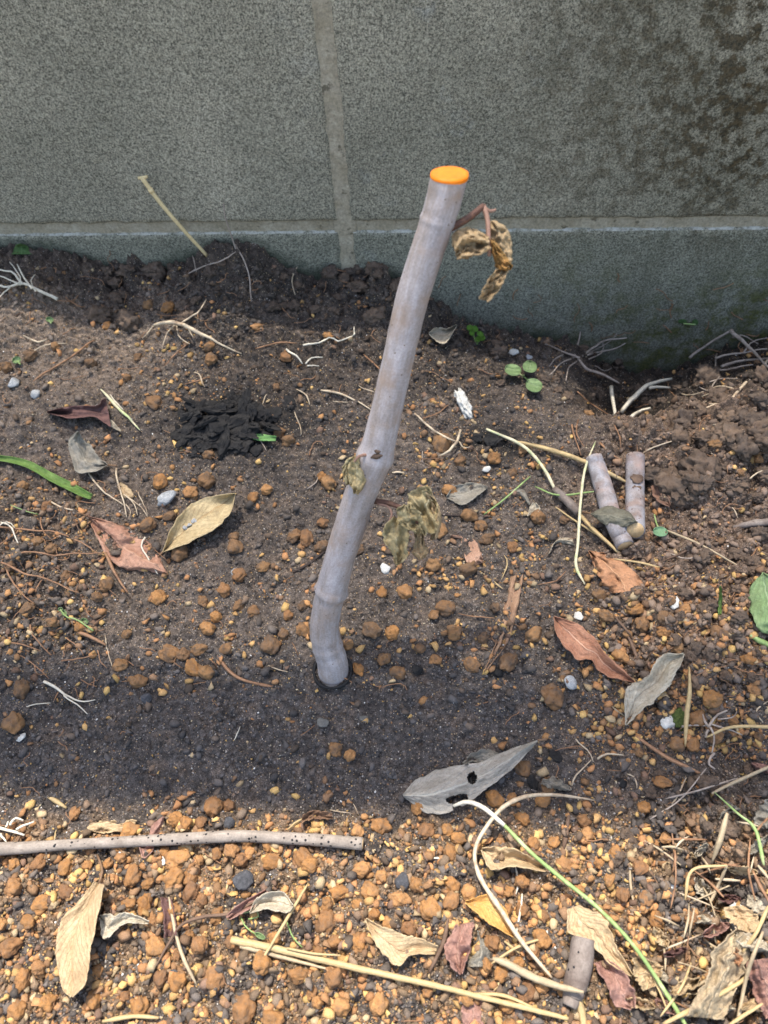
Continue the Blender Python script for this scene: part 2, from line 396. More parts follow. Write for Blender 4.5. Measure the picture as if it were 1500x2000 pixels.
M_SOIL = mat_soil(); M_CRUMB = mat_grain('soil_crumb'); M_CLAYG = mat_grain('clay_grain'); M_SAND = mat_grain('sand_grain')
M_CLAY = mat_clay('clay_pebble', [(.30,.145,.052),(.36,.18,.066),(.24,.122,.056),(.39,.205,.085),(.32,.16,.058),(.20,.105,.054)], .5)
M_CLAY_SHADE = mat_clay('shade_toned_clay_pebble', [(.20,.112,.056),(.25,.135,.062),(.165,.098,.055),(.28,.155,.07),(.22,.12,.058),(.14,.088,.054)], .75)  # dirtier, browner clay copy; tone of the shaded ground put into its colour
M_STONE = mat_stone('grey_stone', (.20,.21,.22), (.42,.43,.43)); M_WHITE = mat_stone('pale_stone', (.42,.41,.37), (.68,.67,.63))
M_DULL = mat_stone('dull_stone', (.10,.10,.095), (.17,.165,.15)); M_DARKST = mat_stone('dark_stone', (.03,.032,.036), (.10,.10,.11)); M_CHAR = mat_stone('charred_bark', (.006,.006,.007), (.030,.028,.027))

def mat_block():
    k = NT('concrete_block'); p = k.pos(); s = k.n('SeparateXYZ'); k.set(s.inputs[0], p); X, Z = s.outputs[0], s.outputs[2]
    g1 = k.noise(p, 640, 5, .8); g2 = k.noise(p, 1300, 3, .7); b1 = k.noise(p, 9, 5, .6); b2 = k.noise(p, 32, 5, .65)
    c = k.mix(k.ramp(b1, .35, .68), (.30,.285,.225), (.42,.392,.312))
    right = k.ramp(X, .05, .40)            # weathering grows towards the damp end of the wall
    c = k.mix(k.math('MULTIPLY', right, .75), c, k.mix(k.ramp(b2, .35, .65), (.175,.163,.112), (.30,.268,.19)))
    low = k.ramp(k.math('ADD', Z, k.math('MULTIPLY', b2, .02)), .055, .068, (1,1,1), (0,0,0))
    c = k.mix(k.math('MULTIPLY', low, .7), c, (.235,.242,.198))
    # pale lime bloom
    lb = k.math('MULTIPLY', k.ramp(k.noise(p, 22, 6, .7), .57, .70), k.ramp(k.math('ABSOLUTE', k.math('SUBTRACT', X, -.01)), .03, .13, (1,1,1), (0,0,0)))
    c = k.mix(k.math('MULTIPLY', lb, .55), c, (.36,.38,.38))
    # dark grains and pits
    c = k.mix(1, c, k.ramp(g1, .38, .64, (.24,.245,.245), (1.75,1.72,1.66)), 'MULTIPLY')
    c = k.mix(1, c, k.ramp(g2, .3, .75, (.66,.66,.66), (1.3,1.3,1.3)), 'MULTIPLY')
    mpd = k.n('Mapping'); k.set(mpd.inputs['Vector'], p); mpd.inputs['Scale'].default_value = (28, 1, 5)
    drip = k.math('MULTIPLY', k.ramp(k.noise(mpd.outputs[0], 1., 6, .65), .45, .66), k.ramp(X, -.02, .3))
    c = k.mix(k.math('MULTIPLY', drip, .55), c, (.085,.082,.050))
    # brown-black lichen, in patches on the damp end
    li = k.noise(p, 95, 6, .72); pt = k.noise(p, 14, 4, .6)
    zone = k.math('MULTIPLY', k.ramp(X, .0, .22), k.ramp(Z, .0, .11))
    m = k.math('MULTIPLY', k.ramp(k.math('ADD', k.math('MULTIPLY', li, .78), k.math('MULTIPLY', pt, .26)), .490, .575), zone)
    c = k.mix(k.math('MULTIPLY', m, .88), c, k.mix(k.ramp(k.noise(p, 300, 3), .4, .6), (.028,.022,.010), (.085,.056,.022)))
    # green algae along the soil and moss at the damp foot
    ct = k.n('FloatCurve'); mr = k.n('MapRange'); k.set(mr.inputs[0], X); mr.inputs[1].default_value = CX[0]; mr.inputs[2].default_value = CX[-1]
    cu = ct.mapping.curves[0]
    for i, (x, h) in enumerate(zip(CX, CH)):
        xx = (x-CX[0])/(CX[-1]-CX[0]); yy = (h+.2)/.4
        if i == 0: cu.points[0].location = (0, yy)
        elif i == len(CX)-1: cu.points[-1].location = (1, yy)
        else: cu.points.new(xx, yy)
    ct.mapping.update(); k.set(ct.inputs['Value'], mr.outputs[0])
    hg = k.math('SUBTRACT', k.math('MULTIPLY', ct.outputs[0], .4), .2)
    above = k.math('SUBTRACT', k.math('SUBTRACT', Z, hg), k.math('MULTIPLY', k.math('SUBTRACT', k.noise(p, 45, 5, .65), .5), .03))
    alg = k.ramp(above, .003, .020, (1,1,1), (0,0,0))
    c = k.mix(k.math('MULTIPLY', alg, .9), c, k.mix(k.ramp(k.noise(p, 240, 3), .4, .6), (.030,.040,.028), (.060,.072,.045)))
    mz = k.math('MULTIPLY', k.ramp(X, .04, .22), k.ramp(above, .06, .14, (1,1,1), (0,0,0)))
    mo = k.math('MULTIPLY', k.ramp(k.noise(p, 55, 7, .75), .45, .58), mz)
    c = k.mix(k.math('MULTIPLY', mo, .9), c, k.mix(k.ramp(k.noise(p, 400, 3), .4, .6), (.060,.066,.018), (.130,.132,.038)))
    # lime crust on the top arris of the lowest course
    ef = k.math('MULTIPLY', k.math('LESS_THAN', k.math('ABSOLUTE', k.math('SUBTRACT', Z, HJ-.0078)), .0040), k.ramp(k.noise(p, 110, 6, .75), .40, .58))
    c = k.mix(k.math('MULTIPLY', ef, .8), c, (.60,.585,.53))
    b = k.bump(g1, .8, .0022); b = k.bump(g2, .5, .0008, b); b = k.bump(m, .35, .0012, b)
    return k.done(c, .93, b)
def mat_mortar():
    k = NT('mortar'); p = k.pos(); g1 = k.noise(p, 420, 5, .75); b1 = k.noise(p, 60, 5, .65)
    c = k.mix(k.ramp(b1, .35, .65), (.30,.26,.185), (.42,.375,.29)); c = k.mix(k.math('MULTIPLY', k.ramp(k.noise(p, 110, 4), .6, .68), .7), c, (.06,.05,.03))
    c = k.mix(1, c, k.ramp(g1, .3, .72, (.6,.6,.6), (1.3,1.3,1.3)), 'MULTIPLY')
    return k.done(c, .95, k.bump(g1, .6, .0014))

# ------------------------------------------------------------------ ground
def soil_color(x, y):
    u, v = proj(x, y)
    n = fbm(x*30, y*30, 71); n2 = fbm(x*110, y*110, 75); n3 = fbm(x*9, y*9, 79)
    c = np.zeros(x.shape+(3,)); A = lambda *q: np.array(q)
    c[:] = A(.088,.076,.069)
    def lay(w, col): 
        nonlocal c
        w = np.clip(w, 0, 1)[..., None]; c = c*(1-w)+A(*col)*w
    lay(sstep(.4, .7, n)*.5, (.120,.100,.086))
    lay(sstep(1100, 1300, u+160*(n3-.5))*sstep(700, 800, v)*sstep(1400, 1250, v), (.150,.110,.085))         # brown clayey soil
    lay(sstep(430, 250, u+200*(n3-.5))*sstep(560, 620, v)*sstep(860, 700, v), (.155,.125,.102))
    lay(sstep(430, 250, u+200*(n3-.5))*sstep(860, 960, v)*sstep(1300, 1200, v)*.5, (.125,.100,.080))
    lay(sstep(640, 560, v-.06*(u-684)*(u > 684)+100*(n-.5))*.9, (.060,.047,.040))                               # darker loam under the wall
    lay(sstep(1080, 1180, u)*sstep(800, 720, v)*.95, (.030,.024,.020))  # shade under the overhanging roots, put into the hollow's soil colour
    lay(np.exp(-(((u-480)/170)**2+((v-830)/70)**2))*1.3*sstep(.35, .6, n2+.25), (.022,.021,.021))               # charcoal fines
    lay(np.exp(-(((u-960)/70)**2+((v-860)/45)**2))*1.2*sstep(.35, .6, n2+.2), (.020,.019,.019))
    lay(sstep(330, 480, u+120*(n3-.5))*sstep(1120, 980, u)*sstep(540, 560, v)*sstep(820, 700, v+80*(n-.5))*.85, (.052,.044,.039))   # dark loam
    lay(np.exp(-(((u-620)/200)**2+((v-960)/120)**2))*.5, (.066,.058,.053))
    lay(sstep(1230, 1330, v+120*(n-.5))*sstep(1590, 1540, v)*sstep(1250, 1000, u)*.8, (.064,.062,.064))        # grey silt, with the beam's shade band put into its colour
    lay(sstep(1560, 1620, v)*sstep(.45, .6, n2)*.55, (.20,.125,.06))
    lay(sstep(1560, 1640, v)*sstep(1050, 1250, u)*sstep(.4, .6, n)*.4, (.17,.11,.07))
    lay(sstep(.55, .75, n2)*.35, (.15,.115,.09))
    lay(sstep(.42, .25, n2)*.5, (.040,.034,.031))
    return c*np.array([1.02, 1.0, .975])
_V = np.stack([_xx, _yy, GH], -1).reshape(-1, 3)
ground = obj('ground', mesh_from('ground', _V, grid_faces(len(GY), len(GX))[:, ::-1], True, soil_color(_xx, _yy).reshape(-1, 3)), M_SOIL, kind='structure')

# added, unseen pale concrete path behind the photographer, bounces sun onto the wall
k = NT('bounce_concrete'); p = k.pos(); n = k.noise(p, 12, 5, .6); n2 = k.noise(p, 300, 4, .7); k.done(k.mix(1, k.mix(k.ramp(n, .3, .7), (.42,.40,.36), (.54,.51,.46)), k.ramp(n2, .3, .7, (.8,.8,.8), (1.15,1.15,1.15)), 'MULTIPLY'), .9, k.bump(n2, .4, .001)); M_BOUNCE = k.m
def box_mesh(name, x0, x1, y0, y1, z0, z1):
    V = np.array([[x, y, z] for x in (x0, x1) for y in (y0, y1) for z in (z0, z1)]); Fc = np.array([[0,1,3,2],[4,6,7,5],[0,4,5,1],[2,3,7,6],[0,2,6,4],[1,5,7,3]])
    return mesh_from(name, V, Fc, False)
obj('bounce_slab', box_mesh('bounce_slab', -6, 6, -2.2, -.22, -.05, .03), M_BOUNCE, kind='structure')
# ------------------------------------------------------------------ wall of concrete blocks
HJ = float(onwall(np.array([690.]), np.array([434.]))[0, 2])        # top of the bed joint
XJ = float(onwall(np.array([653.]), np.array([250.]))[0, 0])
M_BLOCK = mat_block(); M_MORTAR = mat_mortar()
wall = empty('block_wall', 'weathered grey concrete block retaining wall with mossy, stained end', 'wall')
BWD, BHT, JW, JH, DEEP = .412, .19, .0115, .010, .12
def block(x0, x1, z0, z1, fine, seed):
    st = .0022 if fine else .02
    nx = max(4, int((x1-x0)/st)); nz = max(4, int((z1-z0)/st))
    ex = np.array([0, .0012, .003, .005]); 
    gx = np.unique(np.concatenate([x0+ex, np.linspace(x0+.007, x1-.007, nx), x1-ex])); gz = np.unique(np.concatenate([z0+ex, np.linspace(z0+.007, z1-.007, nz), z1-ex]))
    X, Z = np.meshgrid(gx, gz)
    wob = .0022*(fbm(X*90+seed, Z*90, 3)-.5)*2
    d = np.minimum(np.minimum(X-x0, x1-X), np.minimum(Z-z0, z1-Z))+wob*.8
    r = .0045; q = np.clip(1-d/r, 0, 1.2); y = YW+r*(1-np.sqrt(np.clip(1-np.minimum(q, 1)**2, 0, 1)))+np.maximum(q-1, 0)*.004
    y = y+.0007*(fbm(X*160+seed, Z*160, 8)-.5)+.0006*(fbm(X*20+seed, Z*20, 18)-.5)
    V = np.stack([X, y, Z], -1).reshape(-1, 3); n0, n1 = len(gz), len(gx); Fc = grid_faces(n0, n1)[:, ::-1]
    # sides and back
    per = np.concatenate([np.arange(n1), np.arange(1, n0)*n1+n1-1, (n0-1)*n1+np.arange(n1-2, -1, -1), np.arange(n0-2, 0, -1)*n1])
    B = V[per].copy(); B[:, 1] = YW+DEEP; o = len(V); V = np.vstack([V, B]); m = len(per); i = np.arange(m); j = (i+1) % m
    side = np.stack([per[i], o+i, o+j, per[j]], -1)
    me = mesh_from('concrete_block', V, [Fc, side], True); return me
ROWS = [(HJ-JH-.19, HJ-JH), (HJ, HJ+.19)]
for r, (z0, z1) in enumerate(ROWS):
    for c in range(-4, 4):
        x0 = XJ+JW/2+c*(BWD+JW); 
        obj('concrete_block', block(x0, x0+BWD, z0, z1, r < 2 and c in (-1, 0), r*17+c*5), M_BLOCK, wall)
xl = XJ-4*(BWD+JW); xr = XJ+4*(BWD+JW)
def slab(name, x0, x1, y0, y1, z0, z1, parent, st=.003, fine=True):
    nx = max(2, int((x1-x0)/st)) if fine else 2; nz = max(2, int((z1-z0)/st))
    gx = np.linspace(x0, x1, nx); gz = np.linspace(z0, z1, nz); X, Z = np.meshgrid(gx, gz)
    y = y0+.0008*(fbm(X*120, Z*120, 28)-.5)*2+0*X
    V = np.stack([X, y, Z], -1).reshape(-1, 3); a = len(V); bv = np.array([[x0,y1,z0],[x1,y1,z0],[x1,y1,z1],[x0,y1,z1]]); V = np.vstack([V, bv])
    c = [0, nx-1, nx*nz-1, nx*(nz-1)]; i = np.arange(4); j = (i+1) % 4
    side = np.stack([np.array(c)[i], a+i, a+j, np.array(c)[j]], -1)
    return obj(name, mesh_from(name, V, [grid_faces(nz, nx)[:, ::-1], side]), M_MORTAR, parent)
for r, z in enumerate((HJ-JH,)): slab('bed_joint', xl+.004, xr-.004, YW+.0030, YW+.1, z-.004, z+JH+.004, wall, .004)
for c in range(-4, 5):
    x = XJ+c*(BWD+JW); slab('head_joint', x-JW/2-.004, x+JW/2+.004, YW+.0018, YW+.1-.002, ROWS[0][0]+.01, ROWS[1][1]-.002, wall, .003)

# added, unseen slatted screen above the wall; beam and slats shade the soil
k = NT('shade_screen_timber'); p = k.pos(); n = k.noise(p, 60, 5, .6); k.done(k.mix(k.ramp(n, .3, .7), (.16,.12,.085), (.25,.19,.14)), .8, k.bump(n, .3, .001)); M_SHADE_SCREEN = k.m
WT = ROWS[-1][1]; SY = YW+.06
scr = empty('added_shade_screen', 'added unseen slatted screen with a broad beam, shading the soil', 'shade screen')
HB = 2.30; SX, SYs = sdir.x/sdir.z, sdir.y/sdir.z          # ground shift per metre of height
yb0 = float(flat(400, 1545)[1])+SYs*HB; yb1 = float(flat(400, 1300)[1])+SYs*HB
obj('shade_beam', box_mesh('shade_beam', -1.9, 1.7, yb0, yb1, HB, HB+.03), M_SHADE_SCREEN, scr)
for x in (-1.6, -.85, 1.3): obj('post', box_mesh('post', x, x+.045, SY+.01, SY+.055, WT-.001, HB-.001), M_SHADE_SCREEN, scr)
z = WT+.03
sm1 = box_mesh('slat', -1.9, 1.7, SY-.001, SY+.0005, 0, .006); sm2 = box_mesh('slat', -1.9, 1.7, SY-.001, SY+.0005, 0, .013)
while z < 1.70:
    o = obj('slat', sm1 if z < .8 else sm2, M_SHADE_SCREEN, scr); o.location.z = z; z += .024 if z < .8 else .036
# ------------------------------------------------------------------ stones, pebbles, grains
import bmesh
from mathutils import noise as mn
def lump(seed, sub=3, rough=.22, flat_=.8, fine=.07, chisel=0):
    bm = bmesh.new(); bmesh.ops.create_icosphere(bm, subdivisions=sub, radius=1); r = random.Random(seed)
    off = Vector((r.uniform(0, 99), r.uniform(0, 99), r.uniform(0, 99))); sx, sy = r.uniform(.85, 1.25), r.uniform(.8, 1.05)
    cuts = [(Vector((r.gauss(0, 1), r.gauss(0, 1), r.gauss(0, 1))).normalized(), r.uniform(.55, .85)) for _ in range(chisel)]
    for v in bm.verts:
        d = v.co.normalized()
        q = d*(1+rough*mn.noise(d*1.5+off)*1.5+fine*mn.noise(d*4.5+off)*1.5+fine*.55*mn.noise(d*10+off))
        for n, c in cuts:
            k = q.dot(n)-c
            if k > 0: q = q-n*k*.9
        v.co = Vector((q.x*sx, q.y*sy, q.z*flat_))
    V = np.array([v.co[:] for v in bm.verts]); Fc = np.array([[x.index for x in f.verts] for f in bm.faces]); bm.free()
    return V, Fc
CLAYM = [mesh_from('clay_pebble', *lump(100+i, 4, .24, .88, .10, 1 if i % 4 == 0 else 0)) for i in range(14)]
for m in CLAYM: m.materials.append(M_CLAY)
CLAY_SHADE = [m.copy() for m in CLAYM]
for m in CLAY_SHADE: m.materials.clear(); m.materials.append(M_CLAY_SHADE)
def put(name, me, px, py, rpx, sink=.3, squash=1., rot=None, **kw):
    p = at(np.array([px]), np.array([py]), 0.)[0]; r = rpx*depth(p)/F
    o = obj(name, me, None, **kw); o.scale = (r*rnd.uniform(.92, 1.1), r*rnd.uniform(.92, 1.1), r*squash)
    z = float(max(G(p[0], p[1]), GS(p[0], p[1])))
    o.location = (p[0], p[1], z+r*.86*squash*(1-2*sink)); 
    o.rotation_euler = rot or (rnd.uniform(-.4, .4), rnd.uniform(-.4, .4), rnd.uniform(0, 6.28))
    return o
PEB = [(303,790,14),(415,708,13),(412,680,11),(180,712,12),(290,599,12),(332,605,12),(408,890,14),(405,945,18),(372,966,14),(315,945,16),
 (292,1030,17),(350,1082,19),(463,1073,15),(575,1048,13),(600,1055,14),(630,1070,15),(632,1022,12),(640,945,15),(565,865,13),(543,848,14),(630,935,11),
 (310,1170,15),(440,1155,13),(470,1125,15),(498,1195,13),(407,1230,17),(425,1208,13),(465,1182,12),(333,1280,18),(360,1280,13),(390,1272,14),(376,1305,15),(402,1314,19),
 (445,1268,13),(530,1262,20),(272,1332,16),(235,1303,14),(42,1347,19),(33,1418,19),(210,1145,16),(195,1172,12),(915,1120,16),(845,1105,17),(915,1012,17),(858,1042,17),
 (790,1160,17),(745,1163,12),(870,1190,16),(845,1205,11),(725,1232,16),(768,1238,16),(885,1238,16),(922,1303,13),(990,1295,18),(775,1318,13),(660,1305,15),(1052,1015,16),
 (865,870,17),(900,905,14),(965,900,14),(1080,1365,22),(1040,1240,14),(420,1578,20),(450,1576,14),(745,1615,19),(835,1625,19),(875,1622,14),(655,1465,15),(685,1478,12),
 (1020,1500,18),(965,1560,15),(815,1580,13),(345,1600,17),(368,1608,12),(395,1608,11),(255,1628,18),(145,1590,12),(347,1675,20),(535,1688,16),(595,1680,18),(260,1712,17),
 (285,1768,16),(305,1848,19),(80,1690,15),(130,1695,17),(30,1735,18),(85,1768,18),(135,1742,14),(60,1800,14),(20,1850,19),(48,1915,20),(80,1890,14),(35,1970,20),(95,1960,16),
 (170,1690,11),(345,1780,15),(370,1830,15),(395,1850,18),(350,1915,18),(420,1910,20),(300,1800,12),(480,1970,25),(545,1770,11),(635,1798,20),(640,1765,13),(655,1840,14),
 (700,1840,15),(725,1740,17),(700,1770,12),(610,1695,17),(705,1700,16),(745,1710,13),(515,1885,18),(655,1910,20),(620,1960,14),(665,1965,19),(740,1963,20),(580,1690,10),
 (840,1775,19),(880,1760,16),(915,1745,17),(800,1810,15),(880,1665,13),(895,1640,11),(455,1665,14),(490,1670,13),(470,1680,15),(990,1740,13),(1000,1560,12),(1070,1535,15),
 (1060,1565,14),(1020,1600,13),(1140,1605,14),(1145,1630,15),(1200,1665,15),(1215,1750,14),(1040,1650,13),(1080,1645,12),(1390,1440,16),(1320,1460,14),(1350,1455,14),
 (1385,1370,17),(1360,1405,18),(1255,1580,14),(1290,1530,14),(1295,1215,15),(1240,1190,13),(1210,1285,16),(1320,1270,14),(1295,1240,13),(1400,1240,14),(1460,1290,13),
 (1340,1190,12),(1245,1470,11),(1310,1180,10),(1170,1165,12),(1100,1020,10),(700,1075,12),(330,1010,12),(495,975,11),(520,960,12),(460,1050,10),(395,1175,11),(515,1110,11),
 (590,1185,11),(555,1240,12),(560,1205,10),(680,1260,10),(595,1235,14),(700,1310,12),(750,1290,12),(820,1270,11),(850,1290,12),(945,1250,12),(965,1190,11),(1000,1075,11),
 (950,1055,13),(940,1030,11),(875,960,12),(1020,880,11),(1000,925,10),(560,700,11),(505,640,10),(640,660,10),(540,760,9),(250,1240,11),(160,1230,12),(110,1225,11),(60,1195,12),
 (100,1075,13),(75,1060,12),(130,1130,11),(25,1110,11),(45,950,11),(95,990,12),(1150,810,10),(1250,850,10),(1390,880,11),(1440,930,10),(1330,950,9),(1480,900,10),(60,700,13),
 (15,720,13),(110,680,10),(250,740,9),(210,640,10),(270,700,9),(1180,1210,12),(1255,1225,14),(1225,1240,10),(1470,1350,11),(1430,1410,12),(1480,1440,12),(1245,1700,15),(1300,1640,12),(1340,1720,13),(1190,1720,11),
 (1170,1690,11),(1260,1760,13),(1100,1690,14),(1130,1740,12),(1180,1790,13),(1280,1800,14),(1340,1800,13),(1060,1790,12),(1020,1780,14),(960,1840,15),(1040,1860,12),(980,1900,13),(1060,1930,14),(990,1960,14),(1200,1960,12)]
LAND = [(150,1830,'the long cream leaf'),(240,1800,'the torn brownish grey leaf scrap'),(90,1655,'the white forked root and stick'),(300,1640,'the pod-like leaf and stick'),
 (480,1635,'the specked thick part of the stick'),(680,1645,'the broken end of the speckled grey stick'),(345,1820,'the purplish leaf strip'),(530,1762,'the greyish beige leaf with green shoots'),(520,1850,'the split end of the long dry stem'),
 (700,1892,'the middle of the long split stem'),(780,1835,'the notched cream leaf'),(910,1850,'the rosy and silvery curled leaves'),(955,1790,'the amber leaf'),(1000,1675,'the crumpled cream leaf by the green stem'),
 (1130,1880,'the twig stub'),(1170,1810,'the big cream leaf behind the stub'),(880,1545,'the large holed silver leaf'),(1060,1560,'the loop of the pale arched stem'),(1105,1620,'the short reddish brown twig'),(1290,1690,'the straw litter'),
 (1340,1410,'the moss cushion'),(1160,1270,'the glossy brown leaf'),(1280,1340,'the torn beige leaf'),(1390,1180,'the small upright green blade'),(1205,1120,'the half-buried orange leaf'),(1210,980,'the two lavender stick pieces'),
 (1110,990,'the thick brown grass sheath'),(990,1210,'the faded leaf plastered on the soil'),(800,1050,'the hanging dead leaves of the cutting'),(645,1300,'the foot of the cutting'),(390,1020,'the dusty tan leaf'),(250,1060,'the pinkish buried leaf'),
 (440,840,'the charred bark'),(170,885,'the upright grey leaf'),(150,800,'the maroon leaf'),(390,650,'the arched pale root'),(890,860,'the V shaped pale root'),(910,960,'the flat grey lozenge leaf'),(490,1330,'the bent tan rootlet'),(100,1350,'the white root on dark silt'),
 (150,1220,'the bent seedling'),(60,1060,'the netted rootlets'),(610,680,'the kinked pale root'),(1400,830,'the brown crumbly mound'),(100,950,'the torn grass blade'),(700,1470,'the grey stones set in the silt'),(420,1640,'the middle of the grey stick'),
 (60,1930,'the bare gravel past the long cream leaf'),(480,1950,'the largest round clay pebble'),(1030,1900,'the knobbly pale twig'),(350,1900,'the dark forked twig')]
def region(x, y): return min(range(len(LAND)), key=lambda i: (LAND[i][0]-x)**2+(LAND[i][1]-y)**2)
taken = []; BYL = {}
def pebble(x, y, r):
    o = put('clay_pebble', rnd.choice(CLAYM if y > 1545 else CLAY_SHADE if rnd.random() < .72 else CLAYM), x, y, r, rnd.uniform(.18, .40), rnd.uniform(.78, 1.), cat='pebble'); taken.append((x, y, r)); BYL.setdefault(region(x, y), []).append((r, o))
for x, y, r in PEB: pebble(x+rnd.uniform(-2, 2), y+rnd.uniform(-2, 2), r*.97)
tries = 0
while len(taken) < 299 and tries < 20000:
    tries += 1
    x = rnd.uniform(-20, 1100); y = rnd.uniform(1620, 2030); r = rnd.choice((10, 11, 12, 13, 14, 16, 18))
    if all((x-a)**2+(y-b)**2 > (r+c)**2*.85 for a, b, c in taken): pebble(x, y, r)

for i, L_ in BYL.items():
    L_.sort(key=lambda q: -q[0]); w = 'orange' if LAND[i][1] > 1540 else 'brown'; n_ = len(L_)
    for j, (r, o) in enumerate(L_):
        if n_ == 1: s_ = 'lone '+w+' clay pebble beside '
        elif j == 0: s_ = 'largest '+w+' clay pebble beside '
        elif j == n_-1 and n_ > 2: s_ = 'smallest '+w+' clay pebble beside '
        else: s_ = 'middling '+w+' clay pebble beside '
        o['label'] = s_+LAND[i][2]; o['group'] = 'clay pebbles by '+LAND[i][2]
# single stones
SLM = [mesh_from('stone', *lump(300+i, 3, .2, .75, .08, 6), smooth=True) for i in range(4)]
def stone(x, y, r, mat, label, sq=.8, name='stone', sink=.25):
    me = SLM[rnd.randrange(4)].copy(); me.materials.append(mat); return put(name, me, x, y, r, sink, sq, label=label, cat='stone')
stone(328,978,18,M_STONE,'smooth grey stone beside the dusty tan leaf'); stone(30,752,13,M_STONE,'squarish blue-grey stone on reddish soil far from the cutting')
stone(70,773,11,M_STONE,'small angular pale grey stone on reddish soil'); stone(1113,1338,14,M_STONE,'light grey angular stone in front of the brown curled leaf')
stone(1303,1413,16,M_WHITE,'whitish wedge stone beside a tuft of moss'); stone(752,1113,11,M_WHITE,'white angular stone under the hanging dead leaves')
stone(42,1441,8,M_WHITE,'tiny white stone beside a round brown pebble'); stone(1003,690,9,M_WHITE,'pale round stone near the foot of the wall'); stone(1033,700,7,M_STONE,'small grey stone near the round-leaved seedling')
stone(632,1415,12,M_DULL,'dull grey stone set in the silt in front of the cutting',.35,sink=.4); stone(712,1408,10,M_DULL,'greenish grey stone set flat in the silt',.3,sink=.4)
stone(950,918,8,M_WHITE,'pale chip of stone behind the flat grey leaf'); stone(465,1122,14,M_STONE,'brownish grey stone among clay pebbles')
stone(448,1608,12,M_DARKST,'dark rounded stone beside two orange pebbles'); stone(785,1722,17,M_DARKST,'dark angular stone in the orange gravel'); stone(480,1722,20,M_DARKST,'dark reddish lump in the orange gravel')
stone(318,1682,10,M_WHITE,'white shell-like chip against a large orange pebble',.7); stone(1312,1183,13,M_WHITE,'dusty cream stone half sunk in brown crumbs',.7)
stone(1130,1204,10,M_WHITE,'small white shell fragment above the brown curled leaf',.5); stone(1445,1797,32,M_WHITE,'big cream-white stone among dead leaves and straw',.6); stone(340,1905,12,M_DARKST,'dark chip in the gravel beside the twig')
stone(290,1368,11,M_DARKST,'black oval lump on the grey silt'); stone(1215,1530,11,M_CHAR,'black sliver of charcoal standing in the crumbs',.9,'charcoal'); stone(815,1310,12,M_CHAR,'black crumb of charcoal between orange pebbles',.8,'charcoal')
stone(973,1315,11,M_CHAR,'black crumb of charcoal beside a round orange pebble',.8,'charcoal'); stone(1310,1730,9,M_WHITE,'small white chip in the crumbly brown soil')
wl_ = mesh_from('stone', *lump(391, 4, .25, .8, .3, 0)); wl_.materials.append(M_WHITE)
o = put('lime_lump', wl_, 905, 795, 22, .2, .7, (0, 0, 1.9), label='white crumbly lump of lime on dark soil behind the cutting', cat='lump'); o.scale = (o.scale[0]*1.35, o.scale[1]*.62, o.scale[2])
# mass of charred bark
V, Fc = lump(401, 5, .38, .5, .34, 3)
for i in range(len(V)):
    d = Vector(V[i]); V[i] *= 1+.10*mn.noise(Vector((d.x*6, d.y*22, d.z*14)))+.07*mn.noise(d*25)
cb = mesh_from('charred_bark', V, Fc, False); cb.materials.append(M_CHAR)
bark = empty('charred_bark', 'black crumbling heap of charred bark lying on the soil', 'bark')
o = put('bark_slab', cb, 436, 838, 62, .30, .26, (0, 0, -.1)); o.scale = (o.scale[0]*1.05, o.scale[1]*.7, o.scale[2]); o.parent = bark
CH = [mesh_from('bark_chunk', *lump(430+i, 3, .35, .6, .25, 4), smooth=False) for i in range(6)]
for m in CH: m.materials.append(M_CHAR)
for i in range(95):
    a = rnd.uniform(0, 6.28); q = math.sqrt(rnd.random()); x = 437+98*q*math.cos(a); y = 832+50*q*math.sin(a)+6*math.sin(x*.05)
    o = put('bark_chunk', rnd.choice(CH), x, y, rnd.choice((5, 6, 7, 9, 11, 14, 17)), rnd.uniform(.1, .3), rnd.uniform(.5, .9), (rnd.uniform(-.7, .7), rnd.uniform(-.7, .7), rnd.uniform(0, 6.28))); o.parent = bark
    if q < .75: o.location.z += .003*rnd.random()+.002
    o.scale = (o.scale[0]*rnd.uniform(.8, 1.7), o.scale[1], o.scale[2])
for x, y, r in ((530,810,24),(565,790,16),(470,870,22),(400,875,16),(350,850,18),(470,800,20),(520,850,18),(420,800,15),(490,835,16),(500,880,15),(960,865,17),(985,850,12),(930,855,12),(385,800,20),(1085,1480,14),(1040,1530,15)):
    me = mesh_from('charcoal', *lump(500+x, 3, .3, .6, .2, 3), smooth=False); me.materials.append(M_CHAR)
    put('charcoal', me, x, y, r, .35, .6, label='black charcoal crumb pressed into the soil', cat='charcoal', group='charcoal crumbs')

